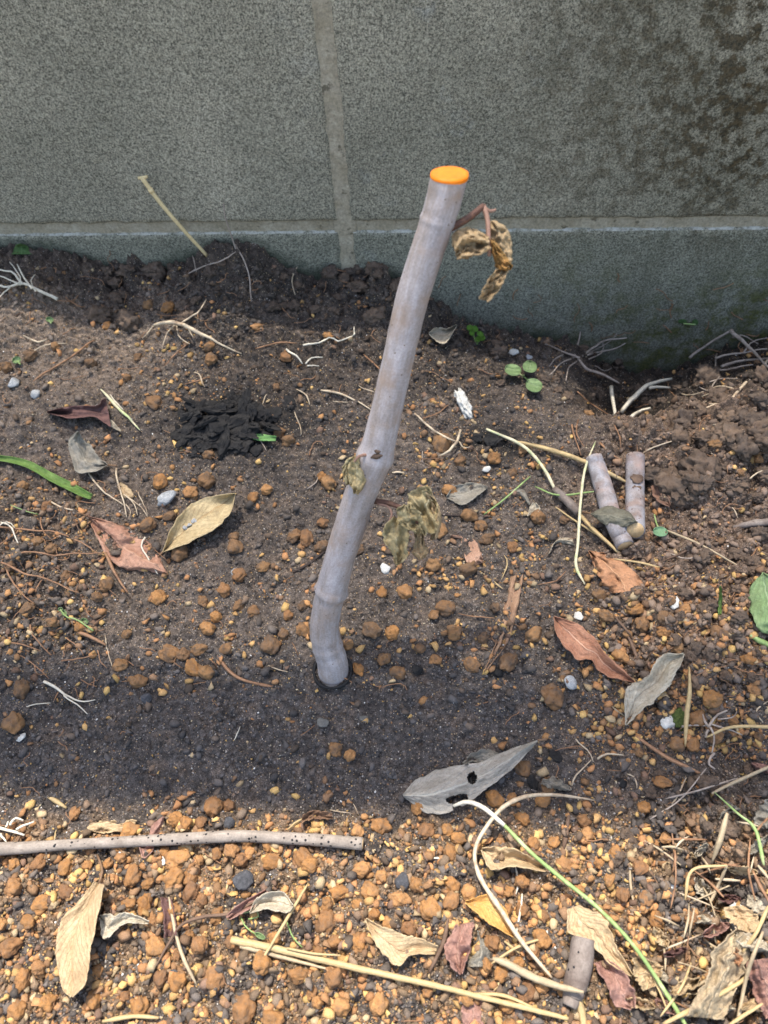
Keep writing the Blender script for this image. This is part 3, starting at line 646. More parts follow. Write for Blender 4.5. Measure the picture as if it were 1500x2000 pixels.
# grains: countless, so three joined masses
ICO = lump(1, 1, 0, 1, 0)[1]
def grains(name, n, dens, rmin, rmax, pal, mat, sink=.35, power=2.2, seed=0, smooth=True, local=False, octa=False):
    r_ = np.random.RandomState(seed); P = []
    tot = 0
    while tot < n:
        u = r_.uniform(-160, 1660, 60000); v = r_.uniform(520, 2130, 60000)
        k = r_.rand(60000) < dens(u, v); P.append(np.stack([u[k], v[k]], -1)); tot += k.sum()
    P = np.concatenate(P)[:n]; c = at(P[:, 0], P[:, 1], 0., False); n = len(c)
    R = (rmin+(rmax-rmin)*r_.rand(n)**power)
    IC = ICO
    bv = [lump(700+seed+i, 1, .75, .8, .35)[0]*np.array([1, .65+.07*i, .8]) for i in range(6)]
    if octa:
        IC = np.array([[0,2,4],[2,1,4],[1,3,4],[3,0,4],[2,0,5],[1,2,5],[3,1,5],[0,3,5]]); O_ = np.array([[1,0,0],[-1,0,0],[0,1,0],[0,-1,0],[0,0,1],[0,0,-1.]])
        bv = [O_*(1+.7*(np.random.RandomState(i).rand(6, 1)-.5))+.3*(np.random.RandomState(i+9).rand(6, 3)-.5) for i in range(6)]
    nb = len(bv[0]); pick = r_.randint(0, 6, n); B = np.array(bv)[pick]
    a = r_.rand(n)*6.28; b = (r_.rand(n)-.5)*2; ca, sa, cb_, sb = np.cos(a), np.sin(a), np.cos(b), np.sin(b)
    x = B[..., 0]; y = B[..., 1]*cb_[:, None]-B[..., 2]*sb[:, None]; z = B[..., 1]*sb[:, None]+B[..., 2]*cb_[:, None]
    B = np.stack([x*ca[:, None]-y*sa[:, None], x*sa[:, None]+y*ca[:, None], z], -1)*R[:, None, None]
    ok = c[:, 1] < YW-.003
    c[:, 2] = G(c[:, 0], np.minimum(c[:, 1], YW-.001))+R*(1-2*sink); V = (B+c[:, None, :])[ok]; n = len(V)
    Fc = (IC[None]+np.arange(n)[:, None, None]*nb).reshape(-1, 3)
    pal = np.array(pal); cc = pal[r_.randint(0, len(pal), n)]*(r_.uniform(.7, 1.3, (n, 1)))
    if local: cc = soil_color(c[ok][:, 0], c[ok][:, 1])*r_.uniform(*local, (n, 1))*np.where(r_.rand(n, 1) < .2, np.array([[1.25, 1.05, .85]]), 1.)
    return obj(name, mesh_from(name, V.reshape(-1, 3), Fc, smooth, np.repeat(cc, nb, 0)), mat, kind='stuff')
def clump(u, v, s, sc): return fbm(u/sc, v/sc, s, 3)
def d_clay(u, v):
    d = .05+.26*sstep(.50, .64, clump(u, v, 5, 60))
    d = d+.7*sstep(1570, 1640, v)*sstep(1500, 1100, u)*(.35+.75*sstep(.4, .6, clump(u, v, 8, 45)))
    d = d+.85*sstep(1080, 1200, u)*sstep(1080, 1150, v)*sstep(1520, 1420, v)
    d = d+.55*sstep(760, 840, u)*sstep(1130, 1030, u)*sstep(760, 820, v)*sstep(1350, 1250, v)*sstep(.42, .58, clump(u, v, 6, 70))
    d = d+.5*sstep(240, 150, u)*sstep(920, 980, v)*sstep(1300, 1240, v)
    d = d+.4*sstep(260, 330, u)*sstep(480, 430, u)*sstep(640, 680, v)*sstep(820, 760, v)
    band = sstep(1310, 1370, v)*sstep(1560, 1530, v)*sstep(1050, 950, u)
    return np.clip(d*(1-.75*band), 0, 1)
grains('clay_grains', 20000, d_clay, .0005, .0031, [(.36,.19,.08),(.44,.27,.11),(.30,.155,.07),(.45,.29,.11),(.25,.14,.07),(.38,.19,.085),(.36,.27,.16),(.20,.12,.07),(.16,.10,.07),(.40,.24,.10)], M_CLAYG, .34, 3.2, 3)
def d_crumb(u, v): return np.clip(.01+rough(u, v)**1.7*1.1, 0, 1)
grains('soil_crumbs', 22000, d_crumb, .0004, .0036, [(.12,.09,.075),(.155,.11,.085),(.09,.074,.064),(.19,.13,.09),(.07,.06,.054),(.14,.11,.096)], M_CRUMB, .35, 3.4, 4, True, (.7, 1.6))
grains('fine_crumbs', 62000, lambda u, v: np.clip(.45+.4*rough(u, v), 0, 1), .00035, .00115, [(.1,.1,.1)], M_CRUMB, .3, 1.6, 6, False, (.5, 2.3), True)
def d_sand(u, v): return np.clip(.35+.5*sstep(.45, .6, clump(u, v, 15, 50))+.3*sstep(1500, 1600, v), 0, 1)
grains('sand_grains', 9000, d_sand, .00025, .0008, [(.40,.36,.30),(.30,.27,.24),(.50,.42,.28),(.55,.53,.50),(.22,.20,.19),(.42,.27,.10)], M_SAND, .25, 2., 5)

# clods of crumbly soil
M_CLOD = mat_clay('soil_clod', [(.105,.074,.056),(.13,.092,.068),(.085,.064,.052),(.15,.105,.076)], .6)
CLM = [mesh_from('soil_clod', *lump(900+i, 4, .42, .75, .30, 0)) for i in range(8)]
for m in CLM: m.materials.append(M_CLOD)
for lab, grp, cnt, (u0, v0, u1, v1), rr in (('crumbly brown soil clod on the mound beyond the stick pieces', 'clods on the brown mound', 46, (1270, 745, 1500, 985), (9, 30)),
        ('dark crumbly clod in the soil bank along the wall', 'clods along the wall', 44, (150, 520, 800, 640), (8, 20)), ('brown clod among crumbs around the small upright green blade', 'clods by the green blade', 24, (1290, 1040, 1500, 1330), (9, 20)),
        ('dark clod at the edge of the hollow under the wall', 'clods at the hollow', 16, (880, 660, 1260, 790), (7, 16)), ('brown clod in the crumbs before the straw litter', 'clods by the litter', 18, (1190, 1500, 1480, 1700), (8, 17))):
    for i in range(cnt):
        put('soil_clod', rnd.choice(CLM), rnd.uniform(u0, u1), rnd.uniform(v0, v1), rr[0]+(rr[1]-rr[0])*rnd.random()**2, rnd.uniform(.25, .4), rnd.uniform(.7, 1.), label=lab, cat='clod', group=grp)
# ------------------------------------------------------------------ leaf blades
def leaf_arrays(P3, uvs, thick, keep):
    """P3 (n,m,3) upper surface"""
    n, m = P3.shape[:2]; du = np.gradient(P3, axis=0); dv = np.gradient(P3, axis=1); N = np.cross(du, dv); N /= np.linalg.norm(N, axis=2)[..., None]+1e-12
    if N[..., 2].mean() < 0: N = -N
    top = P3.reshape(-1, 3); bot = (P3-N*thick).reshape(-1, 3); k = n*m
    f = grid_faces(n, m); fk = f[keep.ravel()] if keep is not None else f
    V = np.vstack([top, bot]); Fc = [fk, fk[:, ::-1]+k]
    if True:                                  # rim along open edges
        e = np.concatenate([fk[:, [0, 1]], fk[:, [1, 2]], fk[:, [2, 3]], fk[:, [3, 0]]]); key = np.sort(e, 1); key = key[:, 0]*k+key[:, 1]
        _, inv, cnt = np.unique(key, return_inverse=True, return_counts=True); b = e[cnt[inv] == 1]
        Fc.append(np.stack([b[:, 1], b[:, 0], b[:, 0]+k, b[:, 1]+k], -1))
    return V, Fc, np.vstack([uvs, uvs])
def outline(left, right, n, m, jag, seed):
    L = cr(np.array(left, float), n); R = cr(np.array(right, float), n); t = np.linspace(0, 1, m)
    s = np.linspace(0, 1, n)
    tl = 1.5*jag*(fbm(s*14, s*0+seed*.77, seed, 4)-.42); tr = 1-1.5*jag*(fbm(s*14, s*0+seed*.77+50, seed+3, 4)-.42)
    T = tl[:, None]+(tr-tl)[:, None]*t[None]
    px = L[:, None, :]*(1-T[..., None])+R[:, None, :]*T[..., None]
    S, TT = np.meshgrid(s, t, indexing='ij')
    return px, S, TT
def leaf(name, left, right, mat, label=None, lift=.0025, cup=.0, fold=0., tip=0., base=0., wave=.002, tilt=0., jag=.05, holes=(), n=34, m=13, thick=.0004, seed=0, parent=None, cat='leaf', bury=0., group=None, wf=3., stalk=None):
    n = int(n*1.3); m = int(m*1.3)+1
    if parent is None: jag = jag+.05; wave = wave*1.35
    px, S, T = outline(left, right, n, m, jag, seed)
    q = 2*T-1
    h = lift+.0006*np.abs(np.sin((S*11-np.abs(q)*3.5)*3.1416))*(1-S)*(jag > 0)+cup*q*q+fold*np.abs(q)+tip*S**2+base*(1-S)**2+tilt*q
    h = h+wave*(fbm(S*wf+seed*3.1, T*wf*.8, seed+9, 4)-.5)*2-bury*sstep(.45, .62, fbm(S*3+seed, T*3, seed+31, 3))
    keep = None
    c = (px[:-1, :-1]+px[1:, 1:])/2
    if holes:
        keep = np.ones(c.shape[:2], bool)
        for hx, hy, rx, ry in holes:
            w = .75+.5*vn(c[..., 0]/5., c[..., 1]/5., seed+2); keep &= ((c[..., 0]-hx)/rx)**2+((c[..., 1]-hy)/ry)**2 > w
    P = at(px[..., 0].ravel(), px[..., 1].ravel(), h.ravel()).reshape(n, m, 3)
    V, Fc, uv = leaf_arrays(P, np.stack([S.ravel(), T.ravel()], -1), thick, keep)
    o = obj(name, mesh_from(name, V, Fc, True, None, uv), mat, parent, label, cat if parent is None else None, group)
    if stalk:
        C, R = stick_path(stalk[0], stalk[1]); ln = tube('leaf_stalk', C, R, M_STALK, 6, o)
    return o

TAN = mat_leaf('dusty_tan_leaf', srgb(196,178,140), srgb(172,152,114), srgb(150,120,80), .5, spots=.25)
PINK = mat_leaf('pink_orange_leaf', srgb(182,142,120), srgb(160,118,98), srgb(204,166,142), .5, dust=.7)
ORNG = mat_leaf('orange_leaf', srgb(188,142,108), srgb(164,118,86), srgb(212,170,134), .4, dust=.55)
GREY = mat_leaf('grey_leaf', srgb(150,146,136), srgb(128,122,110), srgb(172,166,152), .5)
PALE = mat_leaf('pale_grey_leaf', srgb(192,184,166), srgb(174,162,142), srgb(146,132,112), .35, dust=.4)
BROWN = mat_leaf('brown_leaf', srgb(172,126,100), srgb(146,100,78), srgb(206,166,142), .75, rough=.45, dust=.1)
MAROON = mat_leaf('maroon_leaf', srgb(116,86,82), srgb(88,64,62), srgb(136,108,102), .4)
CREAM = mat_leaf('cream_leaf', srgb(194,174,140), srgb(174,148,114), srgb(150,118,84), .5, dust=.12)
ROSE = mat_leaf('rosy_leaf', srgb(168,132,120), srgb(140,104,94), srgb(192,160,146), .4)
OLIVE = mat_leaf('withered_leaf', srgb(198,184,142), srgb(176,156,114), srgb(222,214,182), .35, blot=.1, dust=0, scale=1.6, trans=.2)
OLIVE2 = mat_leaf('withered_tan_leaf', srgb(200,176,138), srgb(178,150,112), srgb(222,208,174), .3, blot=.1, dust=0, scale=1.6, trans=.2)
GREEN = mat_leaf('green_leaf', srgb(98,128,78), srgb(78,108,62), srgb(130,156,104), .45, rough=.5, dust=.05, trans=.25)
PGREEN = mat_leaf('pale_green_leaf', srgb(140,164,118), srgb(118,146,96), srgb(168,188,146), .6, rough=.55, dust=.1, trans=.25)
GRASS = mat_leaf('grass', srgb(122,152,84), srgb(100,132,66), srgb(148,172,110), .3, rough=.45, dust=.05, trans=.25)
M_STALK = mat_stem('leaf_stalk', srgb(130,104,80), srgb(96,74,58))

leaf('dry_leaf', [(318,1078),(340,1022),(375,985),(420,968),(459,964)], [(318,1078),(372,1058),(422,1030),(450,1002),(459,964)], TAN,
     'tan cupped leaf with pale grit in it on bare soil', .004, cup=.006, tip=.012, wave=.002, jag=.03, seed=1, stalk=([(320,1076),(308,1088)], 3))
for i, (x, y) in enumerate(((375,1035),(388,1028),(400,1022),(383,1026),(366,1040))):
    me = SLM[i % 4].copy(); me.materials.append(M_STONE); o = put('grit', me, x, y, 5.5, 0, .8, label='grey crumb of grit lying in the cupped tan leaf', cat='grit', group='grit in the tan leaf'); o.location.z += .005
leaf('dry_leaf', [(172,1008),(188,1048),(215,1095),(245,1114),(290,1118),(325,1119)], [(172,1008),(225,1020),(262,1040),(292,1058),(313,1085),(326,1118)], PINK,
     'pinkish orange leaf half buried in soil beside the tan leaf', .0065, cup=-.002, bury=.0055, wave=.0015, seed=2, stalk=([(172,1008),(150,1002,.002)], 3))
leaf('dry_leaf', [(210,908),(185,921),(150,922),(140,895),(133,862),(152,842)], [(210,908),(193,892),(181,872),(165,860),(152,842)], GREY,
     'upright curled grey leaf beside the torn grass blade', .004, cup=.003, tip=.020, wave=.004, seed=3, stalk=([(210,908,.002),(228,910,.002)], 2.5))
leaf('dry_leaf', [(92,806),(140,817),(185,814),(218,838)], [(92,804),(140,792),(185,792),(206,777)], MAROON, 'dark maroon leaf curled into a trough on reddish soil', .003, cup=.006, tip=.006, wave=.004, seed=4)
leaf('dry_leaf', [(196,812),(210,828),(235,843)], [(204,810),(222,824),(236,842)], PALE, 'narrow pale leaf tip poking from under the maroon leaf', .003, tip=.004, seed=5, n=14, m=7)
leaf('dry_leaf', [(872,972),(905,986),(935,966),(952,953)], [(872,970),(888,950),(925,942),(952,951)], GREY, 'flat grey lozenge leaf beside the hanging dead leaves', .003, wave=.003, cup=.003, seed=6)
leaf('dry_leaf', [(1153,1004),(1180,1024),(1215,1030),(1245,1021)], [(1155,1002),(1188,987),(1226,999),(1245,1019)], mat_leaf('drab_leaf', srgb(122,120,106), srgb(100,98,86), srgb(146,144,128), .45),
     'drab grey leaf draped across the broken stick piece', .019, cup=-.004, wave=.003, seed=7, stalk=([(1155,1003,.012),(1135,1000,.006)], 2.5))
leaf('dry_leaf', [(1150,1077),(1160,1110),(1175,1140),(1188,1158)], [(1150,1075),(1200,1086),(1245,1120),(1263,1156)], ORNG, 'orange leaf half buried in crumbs in front of the stick pieces', .008, bury=.008, cup=-.001, seed=8)
leaf('dry_leaf', [(1082,1205),(1090,1245),(1125,1285),(1155,1290),(1180,1318),(1240,1333)], [(1082,1204),(1130,1220),(1165,1249),(1182,1276),(1215,1304),(1240,1332)], BROWN,
     'glossy brown curled leaf with wavy edges on crumbly soil', .007, cup=.004, wave=.003, tip=-.002, base=.004, seed=9, n=46, m=17)
leaf('dry_leaf', [(1222,1416),(1223,1345),(1262,1320),(1292,1280),(1335,1276)], [(1222,1416),(1270,1376),(1305,1345),(1326,1305),(1336,1277)], PALE,
     'pale beige torn leaf next to the glossy brown leaf', .006, fold=.004, tip=.008, base=-.002, wave=.003, jag=.10, seed=10, n=46, m=17)
leaf('dry_leaf', [(945,1312),(974,1236),(984,1166),(998,1126)], [(952,1308),(992,1256),(1015,1170),(1022,1120)], mat_leaf('faded_leaf', srgb(178,146,118), srgb(150,116,92), srgb(190,164,138), .3, dust=.75),
     'long faded pinkish leaf plastered flat on the soil', .0025, bury=.004, jag=.18, seed=11)
leaf('dry_leaf', [(786,1551),(815,1522),(870,1498),(935,1488),(990,1465),(1050,1445)], [(789,1557),(838,1590),(893,1580),(945,1545),(1000,1502),(1051,1448)], mat_leaf('silver_leaf', srgb(176,170,160), srgb(152,146,136), srgb(196,190,176), .55, dust=.08),
     'large silver grey leaf with ragged holes raised above the silt', .012, fold=-.004, base=-.004, tip=.008, wave=.003, jag=.04, holes=((922,1520,9,13),(887,1563,14,8),(903,1557,12,7),(893,1578,9,8)), seed=12, n=84, m=34, stalk=([(1050,1446,.02),(1068,1444,.018)], 3))
leaf('dry_leaf', [(903,1490),(925,1470),(950,1463),(972,1470)], [(912,1494),(935,1494),(955,1492),(976,1486)], GREY, 'small crumpled grey leaf scrap behind the large holed leaf', .006, wave=.007, jag=.2, seed=13, n=24, m=11)
leaf('dry_leaf', [(940,1660),(958,1698),(1000,1692),(1066,1702)], [(942,1657),(985,1652),(1032,1672),(1066,1690)], CREAM, 'crumpled cream leaf rolled beside the long green stem', .006, cup=.007, wave=.005, jag=.08, seed=14)
leaf('dry_leaf', [(909,1763),(950,1800),(1003,1830)], [(910,1760),(955,1748),(986,1775),(1004,1828)], mat_leaf('amber_leaf', srgb(206,164,100), srgb(190,142,78), srgb(220,186,130), .35, dust=.05), 'amber leaf lying under a dry pale stem', .005, cup=.003, seed=15)
leaf('dry_leaf', [(185,1722),(150,1762),(122,1795),(108,1860),(120,1925),(139,1947)], [(203,1728),(191,1790),(177,1860),(166,1920),(141,1947)], CREAM,
     'long cream leaf with a central crease on the orange gravel', .006, fold=.007, tilt=.004, wave=.002, jag=.03, seed=16, n=44, m=17, stalk=([(193,1726,.004),(200,1700,.004),(190,1670,.001)], 3))
leaf('dry_leaf', [(195,1792),(204,1834),(240,1806),(290,1803)], [(195,1788),(240,1783),(265,1788),(291,1800)], PALE, 'torn brownish grey leaf scrap beside the long cream leaf', .006, cup=.003, wave=.003, jag=.12, seed=17)
leaf('dry_leaf', [(314,1752),(320,1790),(322,1832)], [(334,1755),(342,1795),(345,1826)], MAROON, 'purplish brown strip of leaf in the orange gravel', .004, cup=.003, jag=.1, seed=18, n=18, m=8)
leaf('dry_leaf', [(714,1797),(735,1845),(776,1888),(800,1866),(850,1862)], [(715,1794),(760,1815),(800,1826),(856,1848)], CREAM, 'cream torn leaf with notched edge on orange gravel', .006, cup=.003, wave=.002, jag=.10, seed=19)
leaf('dry_leaf', [(892,1806),(868,1850),(880,1885),(900,1904)], [(925,1800),(920,1845),(912,1870),(902,1902)], ROSE, 'rosy brown curled leaf pressed against a silvery leaf', .006, cup=.004, wave=.006, jag=.1, seed=20)
leaf('dry_leaf', [(905,1888),(925,1860),(930,1818)], [(962,1888),(955,1850),(936,1816)], GREY, 'silvery tented leaf beside the rosy brown leaf', .008, fold=-.008, wave=.004, seed=21)
leaf('dry_leaf', [(1108,1776),(1112,1822),(1150,1842),(1195,1885),(1234,1907)], [(1132,1767),(1183,1796),(1202,1845),(1236,1905)], CREAM, 'big cream leaf behind the short cut twig stub', .008, cup=.004, wave=.004, jag=.07, seed=22, n=44, m=17)
leaf('dry_leaf', [(1160,1880),(1185,1925),(1200,1960),(1232,1972)], [(1185,1874),(1215,1895),(1240,1940),(1240,1968)], ROSE, 'rosy leaf curling out beside the short cut twig stub', .006, cup=.006, wave=.005, jag=.1, seed=23)
leaf('dry_leaf', [(1236,1870),(1240,1905),(1258,1935)], [(1262,1872),(1295,1890),(1280,1925)], CREAM, 'small crinkled cream leaf under the end of the green stem', .008, cup=.004, wave=.006, jag=.15, seed=24)
leaf('dry_leaf', [(1338,1985),(1380,1905),(1392,1852),(1438,1816)], [(1420,1992),(1440,1930),(1462,1880),(1472,1828)], mat_leaf('litter_leaf', srgb(184,168,140), srgb(150,132,108), srgb(200,186,160), .4), 'large crumpled khaki leaf among straw litter', .012, cup=.003, wave=.010, jag=.12, seed=25, n=50, m=21)
leaf('dry_leaf', [(1455,1880),(1468,1930),(1490,1990)], [(1500,1870),(1530,1930),(1530,1990)], ROSE, 'reddish brown leaf at the edge of the straw litter', .016, wave=.008, cup=-.004, jag=.12, seed=26)
leaf('dry_leaf', [(1410,1772),(1425,1800),(1450,1822)], [(1455,1768),(1480,1790),(1485,1818)], CREAM, 'cream leaf scrap resting against the big cream-white stone', .014, wave=.005, jag=.15, seed=27, n=20, m=11)
leaf('green_leaf', [(1490,1118),(1464,1150),(1466,1195),(1485,1232),(1520,1240)], [(1490,1118),(1520,1130),(1540,1170),(1540,1215),(1522,1238)], PGREEN, 'fresh pale green leaf lying at the edge of the crumbs', .010, cup=-.004, wave=.004, jag=.06, seed=28)
leaf('dry_leaf', [(488,1783),(520,1776),(560,1782),(572,1770)], [(488,1782),(505,1752),(550,1742),(572,1768)], PALE, 'greyish beige leaf with green shoots beside it', .006, cup=.005, wave=.004, seed=29)
leaf('dry_leaf', [(440,1790),(470,1765),(518,1738)], [(448,1796),(492,1772),(524,1742)], ROSE, 'narrow rosy leaf rolled up along a thin dark twig', .006, cup=.004, wave=.003, seed=30, n=20, m=9)
leaf('dry_leaf', [(838,652),(855,668),(872,668),(892,636)], [(838,650),(852,640),(872,642),(892,634)], PALE, 'spoon shaped grey leaf at the foot of the wall', .003, cup=.006, tip=.010, seed=31)
leaf('dry_leaf', [(1270,950),(1280,975),(1308,990)], [(1285,943),(1302,958),(1309,986)], mat_leaf('tawny_leaf', srgb(138,108,92), srgb(116,88,74)), 'torn tawny leaf scrap beside the upright stick piece', .004, cup=.003, jag=.15, seed=32, n=18, m=9)
leaf('dry_leaf', [(1072,1084),(1085,1062),(1122,1066)], [(1072,1080),(1090,1050),(1118,1050)], PALE, 'small pale arched leaf scrap near the grass stems', .004, fold=-.005, jag=.1, seed=33, n=18, m=9)
leaf('dry_leaf', [(994,962),(1015,970),(1032,988)], [(996,956),(1022,955),(1037,984)], GREY, 'little grey leaf curl between pebble and grass stem', .004, cup=-.004, seed=34, n=18, m=9)
leaf('dry_leaf', [(1030,1008),(1035,990),(1042,982)], [(1050,1000),(1055,992),(1046,982)], PALE, 'tiny pale leaf chip behind a round brown pebble', .003, cup=.003, seed=35, n=12, m=7)
leaf('dry_leaf', [(878,1048),(905,1080),(915,1105),(942,1100)], [(885,1044),(925,1052),(940,1075),(944,1098)], mat_leaf('faded_pink_leaf', srgb(186,150,128), srgb(164,128,106), dust=.5), 'faded pink leaf scrap under the hanging dead leaves', .003, bury=.004, jag=.2, seed=36, n=22, m=11)
leaf('dry_leaf', [(170,1622),(205,1628),(260,1622)], [(175,1608),(225,1602),(268,1600)], CREAM, 'thin cream leaf flake lying behind the speckled grey stick', .003, bury=.003, jag=.2, seed=37, n=22, m=9)
leaf('dry_leaf', [(290,1636),(296,1612),(318,1594)], [(300,1640),(318,1620),(320,1596)], ROSE, 'small brown pod-like leaf standing behind the speckled grey stick', .004, fold=-.004, tip=.006, seed=38, n=16, m=9)
leaf('dry_leaf', [(273,1655),(280,1676),(298,1662)], [(278,1650),(292,1652),(302,1650)], ROSE, 'little rolled brown leaf tip in front of the speckled grey stick', .003, cup=.004, seed=39, n=14, m=9)
leaf('dry_leaf', [(588,1608),(610,1600),(650,1598)], [(592,1592),(615,1582),(648,1588)], mat_leaf('dun_leaf', srgb(150,120,96), srgb(112,84,66)), 'dun twisted leaf scrap behind the end of the speckled grey stick', .004, cup=.003, wave=.004, jag=.2, seed=40, n=18, m=9)
leaf('dry_leaf', [(905,1945),(900,1985),(915,2030)], [(942,1940),(948,1980),(940,2030)], ROSE, 'rosy brown leaf tucked under the long split stem', .003, wave=.003, jag=.1, seed=41)
leaf('dry_leaf', [(1055,1532),(1075,1540),(1105,1545)], [(1060,1522),(1085,1518),(1120,1542)], GREY, 'tattered grey leaf scrap beyond the arching pale stem', .004, wave=.006, jag=.3, seed=42, n=18, m=9)
leaf('dry_leaf', [(228,945),(240,970),(258,975)], [(236,942),(252,952),(262,968)], CREAM, 'small cream bark chip by the torn grass blade', .003, jag=.1, seed=43, n=12, m=7)
leaf('dry_leaf', [(1405,1600),(1420,1592),(1440,1585)], [(1410,1575),(1430,1570),(1448,1580)], GREY, 'grey fuzzy leaf scrap in the straw litter', .006, wave=.006, jag=.2, seed=44, n=16, m=9)
leaf('dry_leaf', [(1470,1605),(1480,1580),(1500,1560)], [(1500,1620),(1530,1600),(1530,1565)], GREY, 'grey lacy leaf behind the green stem in the litter', .010, wave=.006, jag=.2, seed=45, n=18, m=9)
# green blades lying on the soil
leaf('loose_grass', [(-40,892),(0,890),(50,898),(100,922),(150,948),(181,966)], [(-40,900),(0,900),(50,912),(100,940),(150,965),(176,975)], GRASS, 'torn green grass blade lying on reddish soil', .004, cup=.002, wave=.001, jag=.0, seed=50, n=30, m=7, cat='grass blade')
leaf('loose_grass', [(475,849),(505,847),(540,852)], [(475,850),(505,860),(538,862)], mat_leaf('bright_blade', srgb(124,168,104), srgb(106,150,86), dust=0), 'short bright green blade tip beside the charred bark', .005, tip=.003, jag=0, seed=51, n=14, m=5, cat='grass blade')
leaf('loose_grass', [(1402,1200),(1403,1170),(1407,1145)], [(1408,1200),(1411,1170),(1408,1145)], GRASS, 'small upright green blade in brown crumbs', .002, tip=.020, jag=0, seed=52, n=14, m=5, cat='grass blade')
# wall-foot greenery
leaf('green_leaf', [(22,496),(30,480),(40,476)], [(62,496),(55,482),(40,476)], GREEN, 'dark green leaf tip against the wall foot', .003, tip=.012, seed=53, n=14, m=9)
def sprig(name, label, blades, stems, mat, cat='seedling'):
    e = empty(name, label, cat)
    p = at(np.array([stems[0][0][0]]), np.array([stems[0][0][1]]))[0]
    for st, r in [(s, 2.) for s in stems]:
        C, R = stick_path([(a, b, .004) for a, b in st], r); tube('stem', C, R, M_GSTEM, 5, e)
    for i, (cx, cy, rx, ry, an, h) in enumerate(blades):
        ca, sa = math.cos(an), math.sin(an)
        f = lambda s, q: (cx+ca*s*rx-sa*q*ry, cy+sa*s*rx+ca*q*ry)
        leaf('leaf_blade', [f(-1,0),f(-.75,.7),f(0,1),f(.75,.7),f(1,0)], [f(-1,0),f(-.75,-.7),f(0,-1),f(.75,-.7),f(1,0)], mat, None, h, cup=.0015, wave=.001, jag=0, n=16, m=9, parent=e, seed=60+i)
    return e
M_GSTEM = mat_stem('green_stem', srgb(142,162,104), srgb(116,142,82), srgb(178,182,140)); M_PSTEM = mat_stem('pale_stem', srgb(206,200,170), srgb(182,172,140), srgb(150,176,110))
sprig('round_leaved_seedling', 'green seedling with three round leaves on dark soil', [(1002,722,16,11,.2,.010),(1035,716,11,14,1.8,.012),(1043,752,16,13,.35,.008)], [[(1022,735),(1005,723)],[(1022,735),(1033,718)],[(1022,735),(1040,750)]], PGREEN)
sprig('clover_sprig', 'tiny bright green clover sprig at the wall foot', [(918,640,6,5,0,.006),(928,642,6,5,1,.007),(922,650,5,5,2,.006),(938,652,6,5,.5,.006),(942,660,5,5,1.5,.005),(934,662,5,5,2.5,.005)], [[(930,672),(922,645)],[(932,672),(938,657)]], mat_leaf('clover', srgb(112,156,66), srgb(88,134,48), dust=0, trans=.25))
sprig('small_seedling', 'small bluish green seedling leaf beside the stick pieces', [(1290,1038,14,9,.1,.006)], [[(1278,1005),(1282,1022),(1288,1034)]], mat_leaf('bluish_leaf', srgb(126,160,124), srgb(104,140,106), dust=.05))
sprig('bent_seedling', 'thin bent seedling with tiny green leaf among rootlets', [(165,1213,7,5,.4,.004),(125,1197,6,4,1.,.004),(118,1190,4,3,0,.004)], [[(118,1190),(130,1205),(150,1210),(182,1232)]], PGREEN)
sprig('wall_sprout', 'small green sprout growing at the mossy wall foot', [(1333,628,9,4,0,.004),(1358,630,6,6,1,.004)], [[(1335,632),(1358,634)]], GREEN)
sprig('reddish_sprout', 'yellow green seedling leaf near rootlets on reddish soil', [(32,703,8,6,-.3,.004)], [[(40,712),(34,705)]], PGREEN)
sprig('tiny_sprout', 'tiny green sprout with white tip on reddish soil', [(97,624,7,5,.2,.004)], [[(100,632),(97,626)]], PGREEN)
sprig('trailing_shoots', 'thin bright green shoots trailing from the beige leaf', [(508,1828,10,4,.5,.004)], [[(462,1785),(480,1782),(500,1778),(505,1790),(485,1795)],[(470,1790),(480,1810),(500,1825)],[(560,1800),(572,1830),(590,1850)]], PGREEN)
# ------------------------------------------------------------------ the planted cutting
M_STEMB = mat_bark('cutting_bark', srgb(176,170,172), srgb(144,133,126), srgb(150,126,106), specks=.025, sp_col=(.16,.12,.09), sp_scale=650, rough=.68, lo=.35, hi=.65, bs=.7, long=True)
M_SCAR = mat_bark('bud_scar', srgb(112,92,76), srgb(72,58,50))
k = NT('orange_sealant'); p = k.pos(); n = k.noise(p, 300, 4); k.done(k.mix(k.ramp(n, .35, .65), (.72,.175,.003), (.80,.22,.006)), .5, k.bump(n, .2, .0006)); M_PAINT = k.m
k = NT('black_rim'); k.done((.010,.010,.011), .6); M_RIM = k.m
FOOT = at(np.array([650.]), np.array([1309.]))[0]; Z0, Z1 = float(depth(FOOT)), .335
def pz(py): return 1/(1/Z0+(1309-py)/(1309-342)*(1/Z1-1/Z0))
cut = empty('planted_cutting', 'upright grey woody cutting with orange sealed top planted in the soil', 'cutting')
PATH = [(651,1309),(648,1288),(640,1264),(634,1232),(638,1190),(648,1150),(662,1095),(683,1030),(706,960),(733,890),(752,815),(769,740),(786,665),(802,595),(823,525),(848,450),(864,400),(878,342)]
RAD = [32,31.5,31,30.5,30,32,31.5,33,33.5,35.5,33,32.5,33,34.5,35,36,37,38.5]
A = cr(np.array([(x, y, r) for (x, y), r in zip(PATH, RAD)], float), 170)
C = atdepth(A[:, 0], A[:, 1], pz(A[:, 1])); 
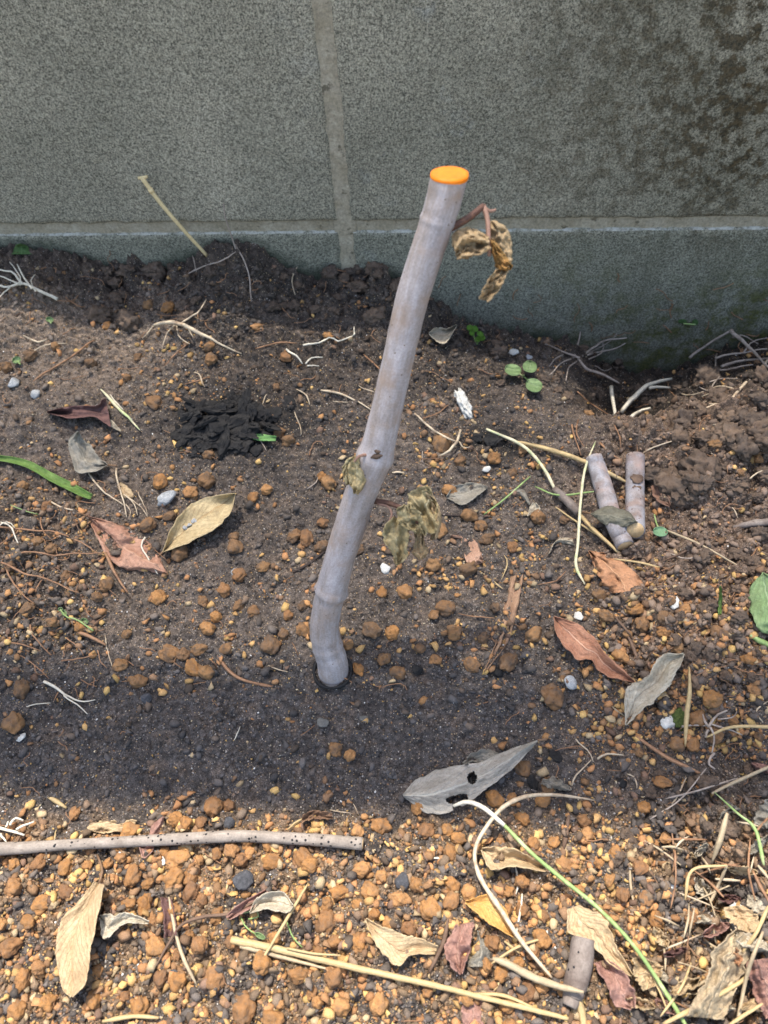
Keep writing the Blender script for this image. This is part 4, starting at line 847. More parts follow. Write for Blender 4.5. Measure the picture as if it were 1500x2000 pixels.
# the foot goes straight down into the soil
C = np.vstack([FOOT+[.001,-.002,-.02], FOOT+[.0004,-.001,-.008], C]); A = np.vstack([A[:1], A[:1], A]); NN = len(C)
R = A[:, 2]*.94*pz(A[:, 1])/F
for (yy, amp, wd) in ((892, .0013, 11), (1154, .0014, 6), (1163, -.0005, 5), (432, .0004, 5), (440, -.0002, 5), (1262, .0005, 4), (1240, .0003, 3), (1283, .0005, 3)): R = R+amp*np.exp(-((A[:, 1]-yy)/wd)**2)
R = R*(1+.012*(fbm(np.arange(NN)*.6, np.zeros(NN), 3)-.5)*2+.018*np.sin(A[:, 1]*.35)*sstep(1215, 1270, A[:, 1]))
NS = 36; V, Fq, Ft, uv = tube_arrays(C, R, NS)
ax = C[-1]-C[-8]; ax /= np.linalg.norm(ax); up = np.array([.04, .17, 1.]); up /= np.linalg.norm(up)
ring = V[-2-NS:-2]; off = ((C[-1]-ring) @ up)/(ax @ up)
for i in range(NN):
    d = np.linalg.norm(C[-1]-C[i]); w = 1-sstep(0, .03, np.array(d)); V[i*NS:(i+1)*NS] += (off*w)[:, None]*ax
wobn = fbm(uv[:-2, 0]*160, uv[:-2, 1]*9, 5)-.5
ctr = np.repeat(C, NS, 0); V[:-2] += (V[:-2]-ctr)*wobn[:, None]*.05
Vt = V[-2-NS:-2].copy()
stem = obj('stem', mesh_from('stem', V[:-1], [Fq[:, ::-1], Ft[:NS, ::-1]], True, None, uv[:-1]), M_STEMB, cut)
c0 = Vt.mean(0); rings = []
for f, h in ((1.0, -.0012), (1.022, .0), (1.0, .0007), (.8, .0009), (.4, .0011)): rings.append(c0+(Vt-c0)*f+up*h)
V = np.vstack(rings+[c0+up*.0011]); fq = grid_faces(5, NS, True); i = np.arange(NS); ft = np.stack([4*NS+i, 4*NS+(i+1) % NS, np.full(NS, 5*NS)], -1)
obj('cut_face', mesh_from('cut_face', V, [fq[:, ::-1], ft]), M_PAINT, cut, label='bright orange sealed cut top')
# dark rim round the foot
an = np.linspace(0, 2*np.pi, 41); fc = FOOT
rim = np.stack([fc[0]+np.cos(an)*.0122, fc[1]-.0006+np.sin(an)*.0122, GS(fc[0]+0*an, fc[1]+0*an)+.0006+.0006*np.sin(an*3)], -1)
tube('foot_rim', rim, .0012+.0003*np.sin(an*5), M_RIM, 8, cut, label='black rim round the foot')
# bud scars
def scar(px, py, r, dz=0.):
    me = mesh_from('bud_scar', *lump(int(px), 3, .25, .6, .12)); me.materials.append(M_SCAR); o = obj('bud_scar', me, None, stem)
    q = atdepth(np.array([px]), np.array([py]), np.array([pz(py)-RADz(py)*.86+dz]))[0]; s = r*pz(py)/F; o.location = q; o.scale = (s, s, s)
def RADz(py): return float(np.interp(-py, -A[:, 1], R))
scar(735,888,11); scar(737,880,7,-.001); scar(636,1161,10)
tw = lambda pts, r, mat, par=None, name='leaf_stalk': tube(name, atdepth(cr(np.array(pts, float), 16)[:, 0], cr(np.array(pts, float), 16)[:, 1], cr(np.array([(a, b, c) for a, b, c in pts], float), 16)[:, 2]), np.linspace(r[0], r[1], 16), mat, 8, par or cut)
M_PET = mat_stem('petiole', srgb(104,74,60), srgb(80,56,48), srgb(150,110,84)); M_PET2 = mat_stem('petiole_light', srgb(160,128,110), srgb(130,98,84))
zt = pz(440); zm = pz(985)
STT = tw([(880,446,zt),(908,430,zt-.002),(930,414,zt),(944,402,zt+.002)], (.0018,.0014), M_PET)
tw([(944,402,zt+.002),(952,428,zt+.001),(954,460,zt),(956,500,zt)], (.0013,.0009), M_PET2, STT, 'stalk_branch')
tw([(944,404,zt+.002),(956,412,zt+.003),(968,410,zt+.004)], (.001,.0006), M_PET2, STT, 'stalk_branch')
STM = tw([(728,978,zm),(760,983,zm-.004),(790,995,zm-.007),(812,1012,zm-.008),(820,1040,zm-.006)], (.0017,.0009), M_PET)
tw([(738,984,zm-.002),(758,990,zm-.006),(765,1005,zm-.008),(758,1022,zm-.008)], (.0008,.0005), M_PET2, STM, 'stalk_branch')
STL = tw([(716,888,pz(890)-.008),(700,892,pz(890)-.012),(692,902,pz(890)-.012)], (.0009,.0006), M_PET2)
def hung(left, right, mat, z, amp=.006, seed=0, roll=0., n=36, m=15, fr=3., jag=.12):
    px, S, T = outline(left, right, n, m, jag, seed); q = 2*T-1
    # ridged folds: the blade dried and shrivelled
    r1 = np.abs(fbm(S*fr+seed, T*fr*.9, seed+3, 3)-.5)*2; r2 = fbm(S*fr*2.2+seed, T*fr*2.+4, seed+13, 3)-.5
    dz = z+amp*(1.6*r1-.5)+amp*.8*r2+roll*q*q
    px = px+np.stack([(fbm(S*5+seed, T*4, seed+21)-.5)*7, (fbm(S*5+seed+9, T*4, seed+25)-.5)*7], -1)
    P = atdepth(px[..., 0].ravel(), px[..., 1].ravel(), dz.ravel()).reshape(n, m, 3)
    V, Fc, uv = leaf_arrays(P, np.stack([S.ravel(), T.ravel()], -1), .0005, None)
    return obj('withered_leaf', mesh_from('withered_leaf', V, Fc, True, None, uv), mat, {'t': STT, 'l': STL, 'm': STM}['t' if z < .37 and left[0][1] < 600 else 'l' if left[0][0] < 710 else 'm'])
# shrivelled leaves by the top
hung([(955,462),(920,445),(890,452),(884,480),(896,502)], [(955,478),(940,488),(930,496),(918,504),(900,506)], OLIVE2, zt-.003, .009, 1, .006)
hung([(956,470),(935,468),(905,466),(888,488)], [(957,484),(938,496),(915,500),(894,506)], OLIVE2, zt-.007, .006, 2, -.004)
hung([(948,436),(955,470),(966,505),(972,528)], [(972,430),(996,455),(1002,490),(1000,515)], OLIVE2, zt+.003, .008, 3, .008)
hung([(956,470),(962,500),(970,525),(990,530)], [(966,470),(985,495),(1000,515),(1000,524)], mat_leaf('rust_leaf', srgb(190,150,92), srgb(150,108,58), dust=0, trans=.2), zt-.004, .005, 4, .004)
hung([(970,525),(955,545),(942,568),(938,586)], [(998,522),(985,548),(970,572),(952,588)], OLIVE2, zt+.001, .006, 5, -.006)
# leaf pressed to the middle node
hung([(690,893),(674,908),(676,935),(690,962)], [(706,894),(716,920),(714,948),(700,966)], OLIVE, pz(925)-.013, .005, 6, .006)
hung([(690,893),(676,898),(668,920),(676,945)], [(698,893),(690,905),(682,925),(684,948)], OLIVE, pz(925)-.010, .004, 7)
# shrivelled leaves at the middle
hung([(795,1000),(800,965),(820,950),(838,952)], [(826,1040),(850,1040),(858,1010),(856,985)], OLIVE, zm-.004, .008, 8, -.006, jag=.08)
hung([(822,958),(838,985),(846,1020),(840,1055)], [(838,952),(858,985),(862,1020),(858,1050)], OLIVE2, zm-.008, .005, 9, .006)
hung([(788,985),(775,1000),(780,1020),(812,1040)], [(805,985),(820,1000),(828,1020),(832,1045)], OLIVE, zm-.009, .007, 10, -.004)
hung([(765,1010),(747,1040),(762,1075),(774,1104)], [(800,1020),(798,1055),(796,1085),(780,1103)], OLIVE, zm-.006, .007, 11, -.005)
hung([(808,1035),(812,1060),(805,1078),(818,1092)], [(830,1030),(830,1060),(838,1072),(832,1090)], OLIVE2, zm-.006, .006, 12, .006)

# ------------------------------------------------------------------ sticks
M_GSTICK = mat_bark('grey_stick', srgb(154,144,134), srgb(122,112,103), specks=.6, sp_scale=420, cluster=True)
M_STRAW = mat_stem('straw', srgb(188,166,124), srgb(156,132,92)); M_STRAWG = mat_stem('old_straw', srgb(176,160,132), srgb(146,128,104))
M_TWIG = mat_bark('brown_twig', srgb(120,98,82), srgb(84,66,54)); M_DTWIG = mat_bark('dark_twig', srgb(70,58,52), srgb(44,38,36))
M_PIECE = mat_bark('stick_bark', srgb(152,150,154), srgb(128,119,116), srgb(146,116,100), specks=.10, sp_col=(.10,.055,.045), sp_scale=500, lo=.38, hi=.62)
M_STUB = mat_bark('stub_bark', srgb(136,126,118), srgb(96,84,78), specks=.04, sp_scale=420); M_WOOD = mat_bark('cut_wood', srgb(206,180,140), srgb(180,146,104))
M_ROOT = mat_stem('root', srgb(200,186,162), srgb(170,150,124), srgb(130,104,82)); M_ROOTW = mat_stem('white_root', srgb(214,208,192), srgb(190,180,160)); M_ROOTB = mat_stem('brown_root', srgb(158,122,92), srgb(120,88,66), srgb(92,66,50)); M_ROOTG = mat_stem('grey_root', srgb(176,164,152), srgb(140,126,116), srgb(112,98,88))
e = empty('speckled_stick', 'long grey stick with black specks lying across the orange gravel', 'stick')
C, R = stick_path([(-70,1662,.002),(0,1658,.002),(60,1655,.002),(130,1650,.003),(250,1644,.003),(380,1637,.004),(470,1633,.004),(560,1637,.004),(640,1642,.004),(708,1648,.004)], [12,12,11,10,10.5,11,11,11,11.5,12], sink=0, k=1)
tube('bark', C, R, M_GSTICK, 16, e, wob=.05); tube('end_grain', np.array([C[-1]-(C[-1]-C[-2])*.3, C[-1]+(C[-1]-C[-2])*.12]), R[-1]*.8, M_WOOD, 12, e)
e = empty('split_stem', 'long dry split stem lying on the orange gravel', 'stem')
C, R = stick_path([(452,1836,.003),(540,1853,.004),(650,1880,.004),(760,1905,.005),(850,1925,.005),(950,1950,.005),(1060,1977,.004),(1110,1990,.003)], [9,8.5,8,7.5,7,6.5,6,4], sink=0); tube('stalk', C, R, M_STRAW, 9, e, wob=.25)
C, R = stick_path([(470,1848,.003),(560,1872,.003),(660,1898,.003)], [6,5,2], sink=0); tube('splinter', C, R, M_STRAWG, 6, e, wob=.3)
C, R = stick_path([(560,1852,.008),(610,1862,.008),(665,1866,.009)], [3,3,2], sink=0); tube('splinter', C, R, M_STRAW, 6, e)
C, R = stick_path([(930,1942,.003),(985,1945,.004),(1050,1972,.004)], [4,5,3], sink=0); tube('splinter', C, R, M_STRAW, 6, e)
def piece(name, label, pts, rp, endr=.88, ends=(1, 1), mat=None, scars=()):
    e = empty(name, label, 'stick'); C, R = stick_path(pts, rp, n=40, sink=.12, k=1); V, Fq, Ft, uv = tube_arrays(C, R, 24)
    V[:-2] += (V[:-2]-np.repeat(C, 24, 0))*(fbm(uv[:-2, 0]*200, uv[:-2, 1]*8, 5)-.5)[:, None]*.07
    obj('bark', mesh_from('bark', V, [Fq[:, ::-1], Ft[:, ::-1]], True, None, uv), mat or M_PIECE, e)
    for k_, (a, b) in enumerate(((0, 1), (-1, -2))):
        if ends[k_]: tube('cut_end', np.array([C[a]-(C[a]-C[b])*.4, C[a]+(C[a]-C[b])*.12]), R[a]*endr, M_WOOD, 16, e)
    for (sx, sy, r) in scars:
        me = mesh_from('bud_scar', *lump(int(sx), 3, .3, .5, .15)); me.materials.append(M_SCAR); o = obj('bud_scar', me, None, e)
        i = np.argmin(np.abs(A2(pts, 40)[:, 1]-sy)); o.location = Vector(C[i])+Vector((0, -.2, .9)).normalized()*R[i]*.96; s = r*depth(C[i])/F; o.scale = (s, s, s*.35)
    return e
def A2(pts, n): return cr(np.array([p[:2] for p in pts], float), n)
piece('stick_piece', 'lavender grey broken stick piece under a drab leaf', [(1160,893),(1178,950),(1196,1010),(1221,1066)], [16,18,18,17])
piece('stick_piece', 'smooth lavender grey stick piece with a brown scar', [(1241,890),(1240,960),(1241,1035)], [17.5,18,18], scars=((1242,940,13),(1242,960,9)))
e = piece('twig_stub', 'short thick grey twig stub cut flat, standing in leaf litter', [(1139,1832,.004),(1134,1880,.003),(1122,1930,.001),(1112,1966,0)], [22,23,22,14], mat=M_STUB, ends=(1, 0))
C, R = stick_path([(1128,1950,.003),(1138,1985,.002),(1142,2030,.002)], [12,9,8], sink=0); tube('torn_strip', C, R, M_STRAW, 8, e, wob=.2)
lying('broken_twig', [(962,1872,.004),(995,1884,.005),(1040,1908,.006),(1090,1926,.010),(1140,1938,.016)], [10,10,9,8,5], M_STRAWG, 8, wob=.25, label='knobbly pale twig running up to the cut stub', cat='twig')
# standing straw by the wall
sp = at(np.array([405.]), np.array([500.]))[0]; P = [onwall(np.array([x]), np.array([y]), o_)[0] for x, y, o_ in ((277,347,.014),(310,392,.016),(352,442,.016))]+[sp]
e = empty('leaning_straw', 'thin dry straw leaning against the concrete wall', 'straw'); C = cr(np.array(P), 26); M_PSTRAW = mat_stem('pale_straw', srgb(226,206,160), srgb(204,180,132)); tube('stalk', C, np.linspace(.0019, .0015, 26), M_PSTRAW, 8, e)
q = onwall(np.array([277.,288.]), np.array([348.,345.]), .013); tube('tip', np.array([q[0]-[.003,0,0], q[1]]), .0013, M_PSTRAW, 7, e)
tube('node', C[3:5], .0023, M_PSTRAW, 8, e)
def wallroot(pts, r, label, mat):
    P = [onwall(np.array([float(x)]), np.array([float(y)]), o_)[0] for x, y, o_ in pts]; C = cr(np.array(P), 24)
    return tube('root', C, np.linspace(r, r*.6, 24), mat, 6, label=label, cat='root', group=None)
wallroot([(480,560,.02),(470,520,.02),(455,470,.012),(440,425,.012),(437,398,.012)], .0009, 'thin grey twig standing up against the wall behind the mound', M_ROOTG)

L = lambda nm, pts, r, mat, label, cat, **kw: lying(nm, pts, r, mat, label=label, cat=cat, **kw)
L('straw', [(1008,862,.003),(1080,880,.005),(1150,905,.006),(1228,944,.003)], [5,6,6,5], M_STRAW, 'straight pale straw passing behind the lavender stick pieces', 'straw')
e = empty('sheathed_grass', 'old grass stem with thick brown sheath trailing over dark soil', 'stem')
for nm, pts, r, mt in (('stalk', [(950,838,.004),(1020,870,.006),(1060,912,.007),(1085,958,.005)], [3,4,4,4], M_PSTEM), ('sheath', [(1082,955,.004),(1105,975,.004),(1130,1003,.004)], [8,12,10], M_STUB), ('stalk', [(1130,1003,.004),(1160,1035,.005),(1190,1062,.004),(1212,1084,.002)], [5,5,4,3], M_STRAW)):
    C, R = stick_path(pts, r, sink=0); tube(nm, C, R, mt, 7, e, wob=.15)
L('green_grass', [(1163,862,.006),(1143,915,.010),(1134,980,.014),(1129,1060,.008),(1125,1105,.004),(1142,1141,.002)], [2,3,3.6,4,4,3], M_PSTEM, 'pale green grass stem arching over the thick brown sheath', 'stem', sink=0)
L('green_grass', [(1045,950,.004),(1090,967,.008),(1160,960,.014)], 2.5, M_GSTEM, 'hair-thin green stem crossing towards the broken stick piece', 'stem', sink=0)
L('green_grass', [(945,1005,.002),(985,975,.003),(1036,930,.003)], 2.2, M_GSTEM, 'hair-thin green stem beside the flat grey leaf', 'stem', sink=0)
L('straw', [(1085,990,.002),(1120,1015,.003),(1175,1050,.003),(1212,1080,.002)], 2.5, M_STRAW, 'thin dry straw end beside the orange half-buried leaf', 'straw')
L('straw', [(1200,1092,.003),(1245,1098,.004),(1288,1108,.003)], 3, M_STRAW, 'short fine straw lying over the orange half-buried leaf', 'straw')
L('straw', [(1300,1035,.003),(1370,1065,.004),(1450,1110,.002)], [4,3,2.5], M_STRAWG, 'fine curved straw leading away from the bluish seedling', 'straw')
L('stick', [(1432,1030),(1465,1024),(1540,1015)], [8,10,10], M_STUB, 'stubby brown stick end on the brown crumbly soil', 'stick', ns=10)
L('straw', [(1240,1437,.002),(1300,1478,.003),(1345,1500,.003),(1398,1528,.001)], [5,5,5,3], M_ROOTB, 'brown straw stem lying on dark silt by the litter', 'straw')
L('straw', [(1346,1300,.002),(1347,1350,.006),(1341,1400,.006),(1338,1458,.002)], [3,5,6,4], M_STRAW, 'upright flat straw beside the tuft of moss', 'straw')
L('twig', [(1112,1582),(1107,1620),(1101,1658)], [5,6.5,7], M_TWIG, 'short reddish brown twig on pale silt beyond the green stem', 'twig')
e = L('long_green_stem', [(888,1573,.012),(912,1566,.016),(945,1578,.018),(985,1612,.016),(1035,1663,.013),(1090,1710,.011),(1170,1775,.011),(1240,1850,.012),(1300,1938,.010),(1345,2012,.008)], [3,4.4,4.8,4.8,5,5.2,5.2,5.4,5.4,5.4], M_GSTEM, 'long arching green grass stem whitening at one end', 'stem', sink=0)
C, R = stick_path([(886,1574,.0125),(912,1566,.0165),(945,1578,.0185),(985,1612,.0165)], [3.6,5,5.4,4.9], sink=0); tube('white_sheath', C, R*1.04, M_ROOTW, 8, e)
L('arched_stem', [(1162,1563,.003),(1090,1553,.010),(1030,1555,.016),(985,1575,.018),(950,1615,.016),(928,1660,.010),(936,1710,.006),(975,1772,.010),(1020,1840,.008),(1078,1910,.004)], [2.5,4,5,5.5,5,5,6,7,6,4], M_ROOT, 'pale dry stem arching in a loop over the orange gravel', 'stem', sink=0)
for i, (pts, r, mt, lab) in enumerate([
    ([(602,1725,.004),(550,1812,.010),(505,1886,.004)], 4, M_STRAW, 'thin yellow straw propped across the long split stem'),
    ([(455,1690),(447,1720),(440,1745)], 4, M_STRAW, 'short straw bit standing between orange pebbles near the dark twig'),
    ([(875,1793,.003),(868,1835,.004),(855,1865,.004),(838,1900,.003)], [4,6,6,5], M_TWIG, 'small brown twig beside the notched cream leaf'),
    ([(330,1752,.003),(345,1830,.005),(362,1880,.005),(385,1925,.002)], [4,5,5,3], M_STRAWG, 'dry straw strip lying along the dark twig'),
    ([(92,1555),(110,1565),(130,1578)], 6, M_STRAW, 'stubby cream straw chip in front of the shaded silt'),
    ([(835,1676),(868,1676)], 3, M_ROOTW, 'tiny white straw between gravel and arched stem'),
    ([(1190,1375),(1205,1388),(1222,1400)], 2.5, M_STRAWG, 'fine straw touching the torn beige leaf'),
    ([(425,1280),(445,1308),(475,1328),(545,1345)], [4,4.5,4.5,4], M_ROOTB, 'bent tan rootlet piece on the silt in front of the brown pebbles'),
    ([(200,1995,.002),(260,1985,.003),(310,1988,.002)], 6, M_STRAW, 'bent pale straw in the gravel by the long cream leaf'),
    ([(1230,1690),(1232,1730),(1238,1765)], 4, M_STRAWG, 'stiff upright straw in brown crumbs by the litter'),
    ([(1230,1685),(1250,1710),(1258,1735)], 3.5, M_STRAW, 'thin slanted straw in brown crumbs by the litter'),
    ([(880,1660),(905,1690),(915,1720)], 3, M_TWIG, 'thin brown twig next to the loop of the arched stem'),
    ([(985,1838,.003),(1015,1862,.003),(960,1880,.003)][:2], 4, M_STRAW, 'small straw near the amber leaf'),
    ([(960,1882,.004),(1010,1850,.006),(1062,1832,.004)], 3.5, M_STRAW, 'slim yellow straw crossing the knobbly pale twig'),
    ([(965,1935),(985,1905),(985,1900)][:2], 4, M_STRAW, 'little curved straw under the knobbly pale twig')]):
    L('straw' if mt not in (M_TWIG,) else 'twig', pts, r, mt, lab, 'straw' if mt not in (M_TWIG,) else 'twig', seed=i, ns=6)
L('dark_twig', [(298,1898,.002),(330,1842,.004),(355,1806,.006),(400,1790,.006),(450,1784,.005),(500,1760,.006)], [2.5,3.5,4,4.5,4,3], M_TWIG, 'thin dark forked twig reaching the greyish beige leaf', 'twig')
L('black_stick', [(690,1010),(640,1072),(605,1100),(560,1120)][1:3]+[(572,1118)], 4, M_DTWIG, 'blackened twig on the soil behind the cutting', 'twig')
L('dark_twig', [(855,1005),(905,1008),(960,1010)], 3, M_DTWIG, 'dark purple twig behind the hanging dead leaves', 'twig')
# straw litter
for i, (pts, r, mt, lab) in enumerate([
    ([(1420,1588,.016),(1408,1635,.012),(1390,1686,.006)], [8,8,6], M_STRAWG, 'thick pale grass stalk sloping into the litter hollow'),
    ([(1338,1758,.006),(1352,1700,.012),(1420,1690,.014)], [5,5,4], M_STRAW, 'bent straw making a corner over the litter hollow'),
    ([(1420,1690,.014),(1402,1730,.010),(1385,1768,.005)], 5, M_STRAWG, 'straw standing on edge in the litter hollow'),
    ([(1390,1550,.006),(1430,1530,.010),(1520,1490,.012)], 5, M_STRAWG, 'straw stalk crossing above the green litter stem'),
    ([(1395,1547,.010),(1440,1588,.014),(1475,1620,.014),(1492,1690,.008)], [2.5,3.5,5,6], M_GSTEM, 'green forked stem rising from the straw litter'),
    ([(1310,1775,.006),(1320,1710,.008),(1312,1620,.006)], 3, M_ROOTB, 'thin brown stem beside the pale litter crust'),
    ([(1295,2000,.010),(1370,1962,.016),(1440,1922,.014),(1470,1900,.010)], 7, M_STRAW, 'thick straw lying over the crumpled khaki leaf'),
    ([(1420,2005,.014),(1450,1985,.018),(1490,1960,.018)], 5, M_STRAW, 'short straw bridging the dark gap in the litter'),
    ([(1470,1700,.008),(1490,1740,.010),(1520,1790,.010)], 5, M_ROOTB, 'rusty brown stem in the far litter'),
    ([(1300,1560,.004),(1360,1545,.006),(1440,1520,.006)], 3, M_ROOTG, 'grey fibrous root across the litter edge'),
    ([(1380,1440,.006),(1430,1420,.010),(1520,1420,.012)], [4,5,6], M_STRAW, 'flat straw lying above the litter hollow'),
    ([(1270,1600,.003),(1330,1560,.005),(1380,1500,.006)], 2.5, M_ROOTG, 'fine grey fibre rising toward the straw litter'),
    ([(1450,1860,.014),(1478,1820,.016),(1500,1770,.014)], 6, M_STRAW, 'straw propped beside the big cream-white stone'),
    ([(1255,1640,.003),(1290,1660,.004),(1330,1690,.004)], 3, M_STRAWG, 'thin straw among crumbs below the litter'),
    ([(1465,1240),(1490,1255),(1530,1275)], 9, M_GSTEM, 'thick fresh green stalk beneath the pale green leaf'),
    ([(1465,1640,.006),(1462,1700,.01),(1475,1760,.008)], 3.5, M_ROOTB, 'upright reddish fibre in the far litter'),
    ([(1260,1880,.006),(1290,1940,.008),(1310,1990,.006)], 3.5, M_STRAW, 'thin straw along the end of the green stem'),
    ([(1350,1880,.008),(1330,1930,.012),(1290,1985,.010)], 4, M_STRAW, 'straw sloping beneath the khaki leaf'),
    ([(1480,1690,.010),(1505,1720,.012)], 6, M_STRAWG, 'stubby straw end in the far litter'),
    ([(1490,1820,.014),(1460,1900,.016),(1440,2000,.012)], 6, M_STRAWG, 'long grey straw beside the reddish litter leaf')]):
    L('straw' if mt not in (M_ROOTB, M_ROOTG, M_GSTEM) else 'stem', pts, r, mt, lab, 'straw' if mt not in (M_ROOTB, M_ROOTG, M_GSTEM) else 'stem', seed=50+i, ns=7, sink=0, k=.62)

# ------------------------------------------------------------------ roots
def root_tuft(label, mat, strands, name='root_tuft', lift=.004, cat='roots'):
    e = empty(name, label, cat)
    for i, (pts, r) in enumerate(strands):
        C, R = stick_path([(p[0], p[1], p[2] if len(p) > 2 else lift*(.4+.6*((i*7) % 5)/4)) for p in pts], r, jit=1.1, seed=i, sink=0); R = R*np.linspace(1, .55, len(R)); tube('root_strand', C, R, mat, 6, e, seed=i, wob=.2)
    return e
root_tuft('bleached white root fork at the dark soil by the wall', M_ROOTW, [([(110,585),(80,572),(45,555),(10,560),(-20,552)],4.5),([(45,555),(30,535),(5,528),(-20,522)],3),([(60,563),(45,540),(35,515)],2.5),([(40,556),(15,545),(-15,535)],2.5),([(30,557),(40,545),(30,525),(20,512)],2),([(70,568),(60,548),(66,535)],1.8),([(20,560),(5,575),(-10,590)],2)], lift=.008)
root_tuft('thick pale arched root over a small dark hollow', M_ROOT, [([(300,636,.004),(340,632,.010),(390,650,.012),(430,672,.010),(470,690,.003)],[4,6,6,4,3]),([(350,634,.01),(385,612,.008),(402,585,.006)],2.5),([(340,634),(325,655),(318,680)],2),([(345,636),(352,660),(370,672)],2),([(365,640),(378,658)],2),([(300,636),(290,650),(275,660)],2.2)], lift=.006)
root_tuft('pale kinked root beside a hole in the dark soil', M_ROOTW, [([(590,675),(620,672),(645,660),(658,668),(690,655)],2.8),([(560,682),(580,696),(590,708)],3),([(595,710),(610,700),(632,697)],2.3),([(600,714),(622,715)],2.2),([(690,655),(693,638)],2)])
root_tuft('grey branching roots along the foot of the wall', M_ROOTG, [([(1130,700),(1100,690),(1065,672)],3),([(1130,702),(1160,680),(1180,665),(1225,660)],3.2),([(1140,695),(1165,690),(1200,680),(1222,672)],2.6),([(1120,698),(1130,670),(1133,648)],3.2),([(1130,702),(1145,720),(1180,732),(1212,748)],[3,4,5,3]),([(1100,692),(1080,705),(1070,715)],2),([(1140,705),(1175,690),(1178,668)],2),([(1115,700),(1090,712),(1075,730)],2),([(1150,690),(1185,672),(1205,650)],1.8),([(1125,705),(1110,720),(1105,742)],2),([(1160,715),(1180,725),(1195,720)],1.8)], lift=.012)
root_tuft('thick whitish root bits standing at the edge of the hollow', M_ROOTW, [([(1192,756,.006),(1196,785,.010),(1200,815,.004)],[5,6,6]),([(1214,806,.003),(1240,775,.010),(1265,752,.012),(1312,740,.008)],[5,7,7,6]),([(1265,758,.008),(1310,756,.008)],4.5),([(1232,814),(1250,804),(1270,797)],5)])
root_tuft('tangled grey roots overhanging the soil hollow', M_ROOTG, [([(1345,700,.01),(1380,675,.02),(1428,645,.03)],[4,4,5]),([(1428,645,.03),(1465,680,.024),(1505,722,.012)],[5,4.5,4]),([(1395,700),(1440,690),(1500,682)],3),([(1410,715),(1450,705),(1510,698)],4),([(1390,720),(1420,722),(1470,710)],2.5),([(1400,690),(1395,725),(1370,745)],2),([(1450,690),(1470,668),(1500,660)],2),([(1405,735),(1385,760),(1360,750)],2),([(1430,660),(1450,655),(1480,670)],2),([(1385,745),(1410,740),(1440,738)],1.8)], lift=.016)
root_tuft('pale root spray running down onto the brown mound', M_ROOT, [([(1505,700),(1470,735),(1440,765),(1420,785),(1385,790)],[4,4.5,5,3.5,2.5]),([(1420,785),(1395,770),(1370,772)],2.2),([(1440,762),(1405,755),(1380,762)],2.2),([(1400,788),(1370,800),(1345,792),(1305,785)],2.3),([(1360,797),(1350,815)],1.8),([(1415,788),(1425,805),(1430,815)],1.8),([(1330,770),(1350,772),(1375,765)],2),([(1470,735),(1490,745),(1510,742)],4)], lift=.006)
root_tuft('pale V shaped root on the lit soil beside the cutting', M_ROOT, [([(808,808,.002),(840,838,.005),(870,855,.006),(895,862,.004)],[2,3.5,4,4]),([(900,840,.004),(895,862,.005),(878,880,.004),(857,892,.002)],[3,4,5,3]),([(895,862),(905,875),(920,872)],1.8)])
root_tuft('white forked straw root at the front of the silt', M_ROOTW, [([(-20,1615),(20,1625),(48,1632)],5),([(20,1612),(30,1600),(45,1600)],3.5),([(30,1620),(50,1612),(68,1604)],3.5),([(0,1628),(12,1645)],3.5),([(10,1615),(18,1604)],3)], lift=.006)
root_tuft('pale root with fine hairs below the torn grass blade', M_ROOT, [([(172,925),(185,945),(205,965),(240,985)],2.6),([(228,915),(232,945),(240,975),(248,1010)],2.4),([(240,965),(262,985),(270,1005)],1.6),([(250,970),(275,990),(288,1010)],1.6),([(245,985),(255,1000),(252,1015)],1.5),([(270,960),(280,985),(285,1005)],1.4)])
root_tuft('pale rootlets netted over the soil by the pink leaf', M_ROOTB, [([(-20,1030),(40,1035),(100,1038),(150,1055),(190,1078)],2.8),([(20,1090),(60,1078),(110,1085),(160,1080),(205,1080)],2.8),([(0,1098),(50,1120),(100,1135),(155,1160)],3),([(10,1105),(30,1145),(65,1178)],2.6),([(205,1080),(220,1110),(248,1155)],[4,5,4]),([(70,1155),(80,1135),(82,1122)],2.4),([(-10,1070),(20,1050),(50,1025)],2.2),([(80,1010),(85,1035),(100,1050)],2)])
root_tuft('white thread roots at the edge of the pink leaf', M_ROOTW, [([(282,1050),(275,1070),(290,1095),(308,1122)],2.4),([(-15,1015),(20,1028),(30,1050),(35,1062)],2.6),([(-15,1035),(15,1020),(30,1030)],2.2)])
root_tuft('tan stem joints and hair roots under the bent seedling', M_ROOTB, [([(150,1235),(180,1248),(205,1262)],[5,6,5]),([(60,1220),(65,1240),(85,1265),(100,1280)],2.2),([(20,1255),(50,1262),(80,1270)],2),([(120,1290),(150,1288),(185,1280)],2.4),([(190,1270),(195,1290),(210,1305)],1.8),([(130,1245),(150,1262),(160,1280)],1.8)])
root_tuft('white root piece on the dark silt by a round pebble', M_ROOTW, [([(84,1332),(108,1345),(125,1358),(155,1370),(185,1366)],[4,4,3.5,3,2]),([(125,1358),(145,1372),(170,1392)],2),([(50,1380),(100,1372)],1.4)])
root_tuft('dead sprig with shrivelled hairy head by the moss', M_ROOTG, [([(1330,1420),(1360,1418),(1385,1420)],3),([(1385,1420),(1400,1400),(1420,1385)],3.5),([(1385,1420),(1395,1440),(1392,1470)],3),([(1385,1420),(1375,1405),(1372,1395)],4),([(1390,1415),(1425,1425),(1450,1435)],2.6),([(1385,1425),(1375,1440)],4),([(1400,1405),(1430,1402),(1440,1390)],2.2),([(1395,1470),(1385,1490),(1398,1500)],3.5)], lift=.008)
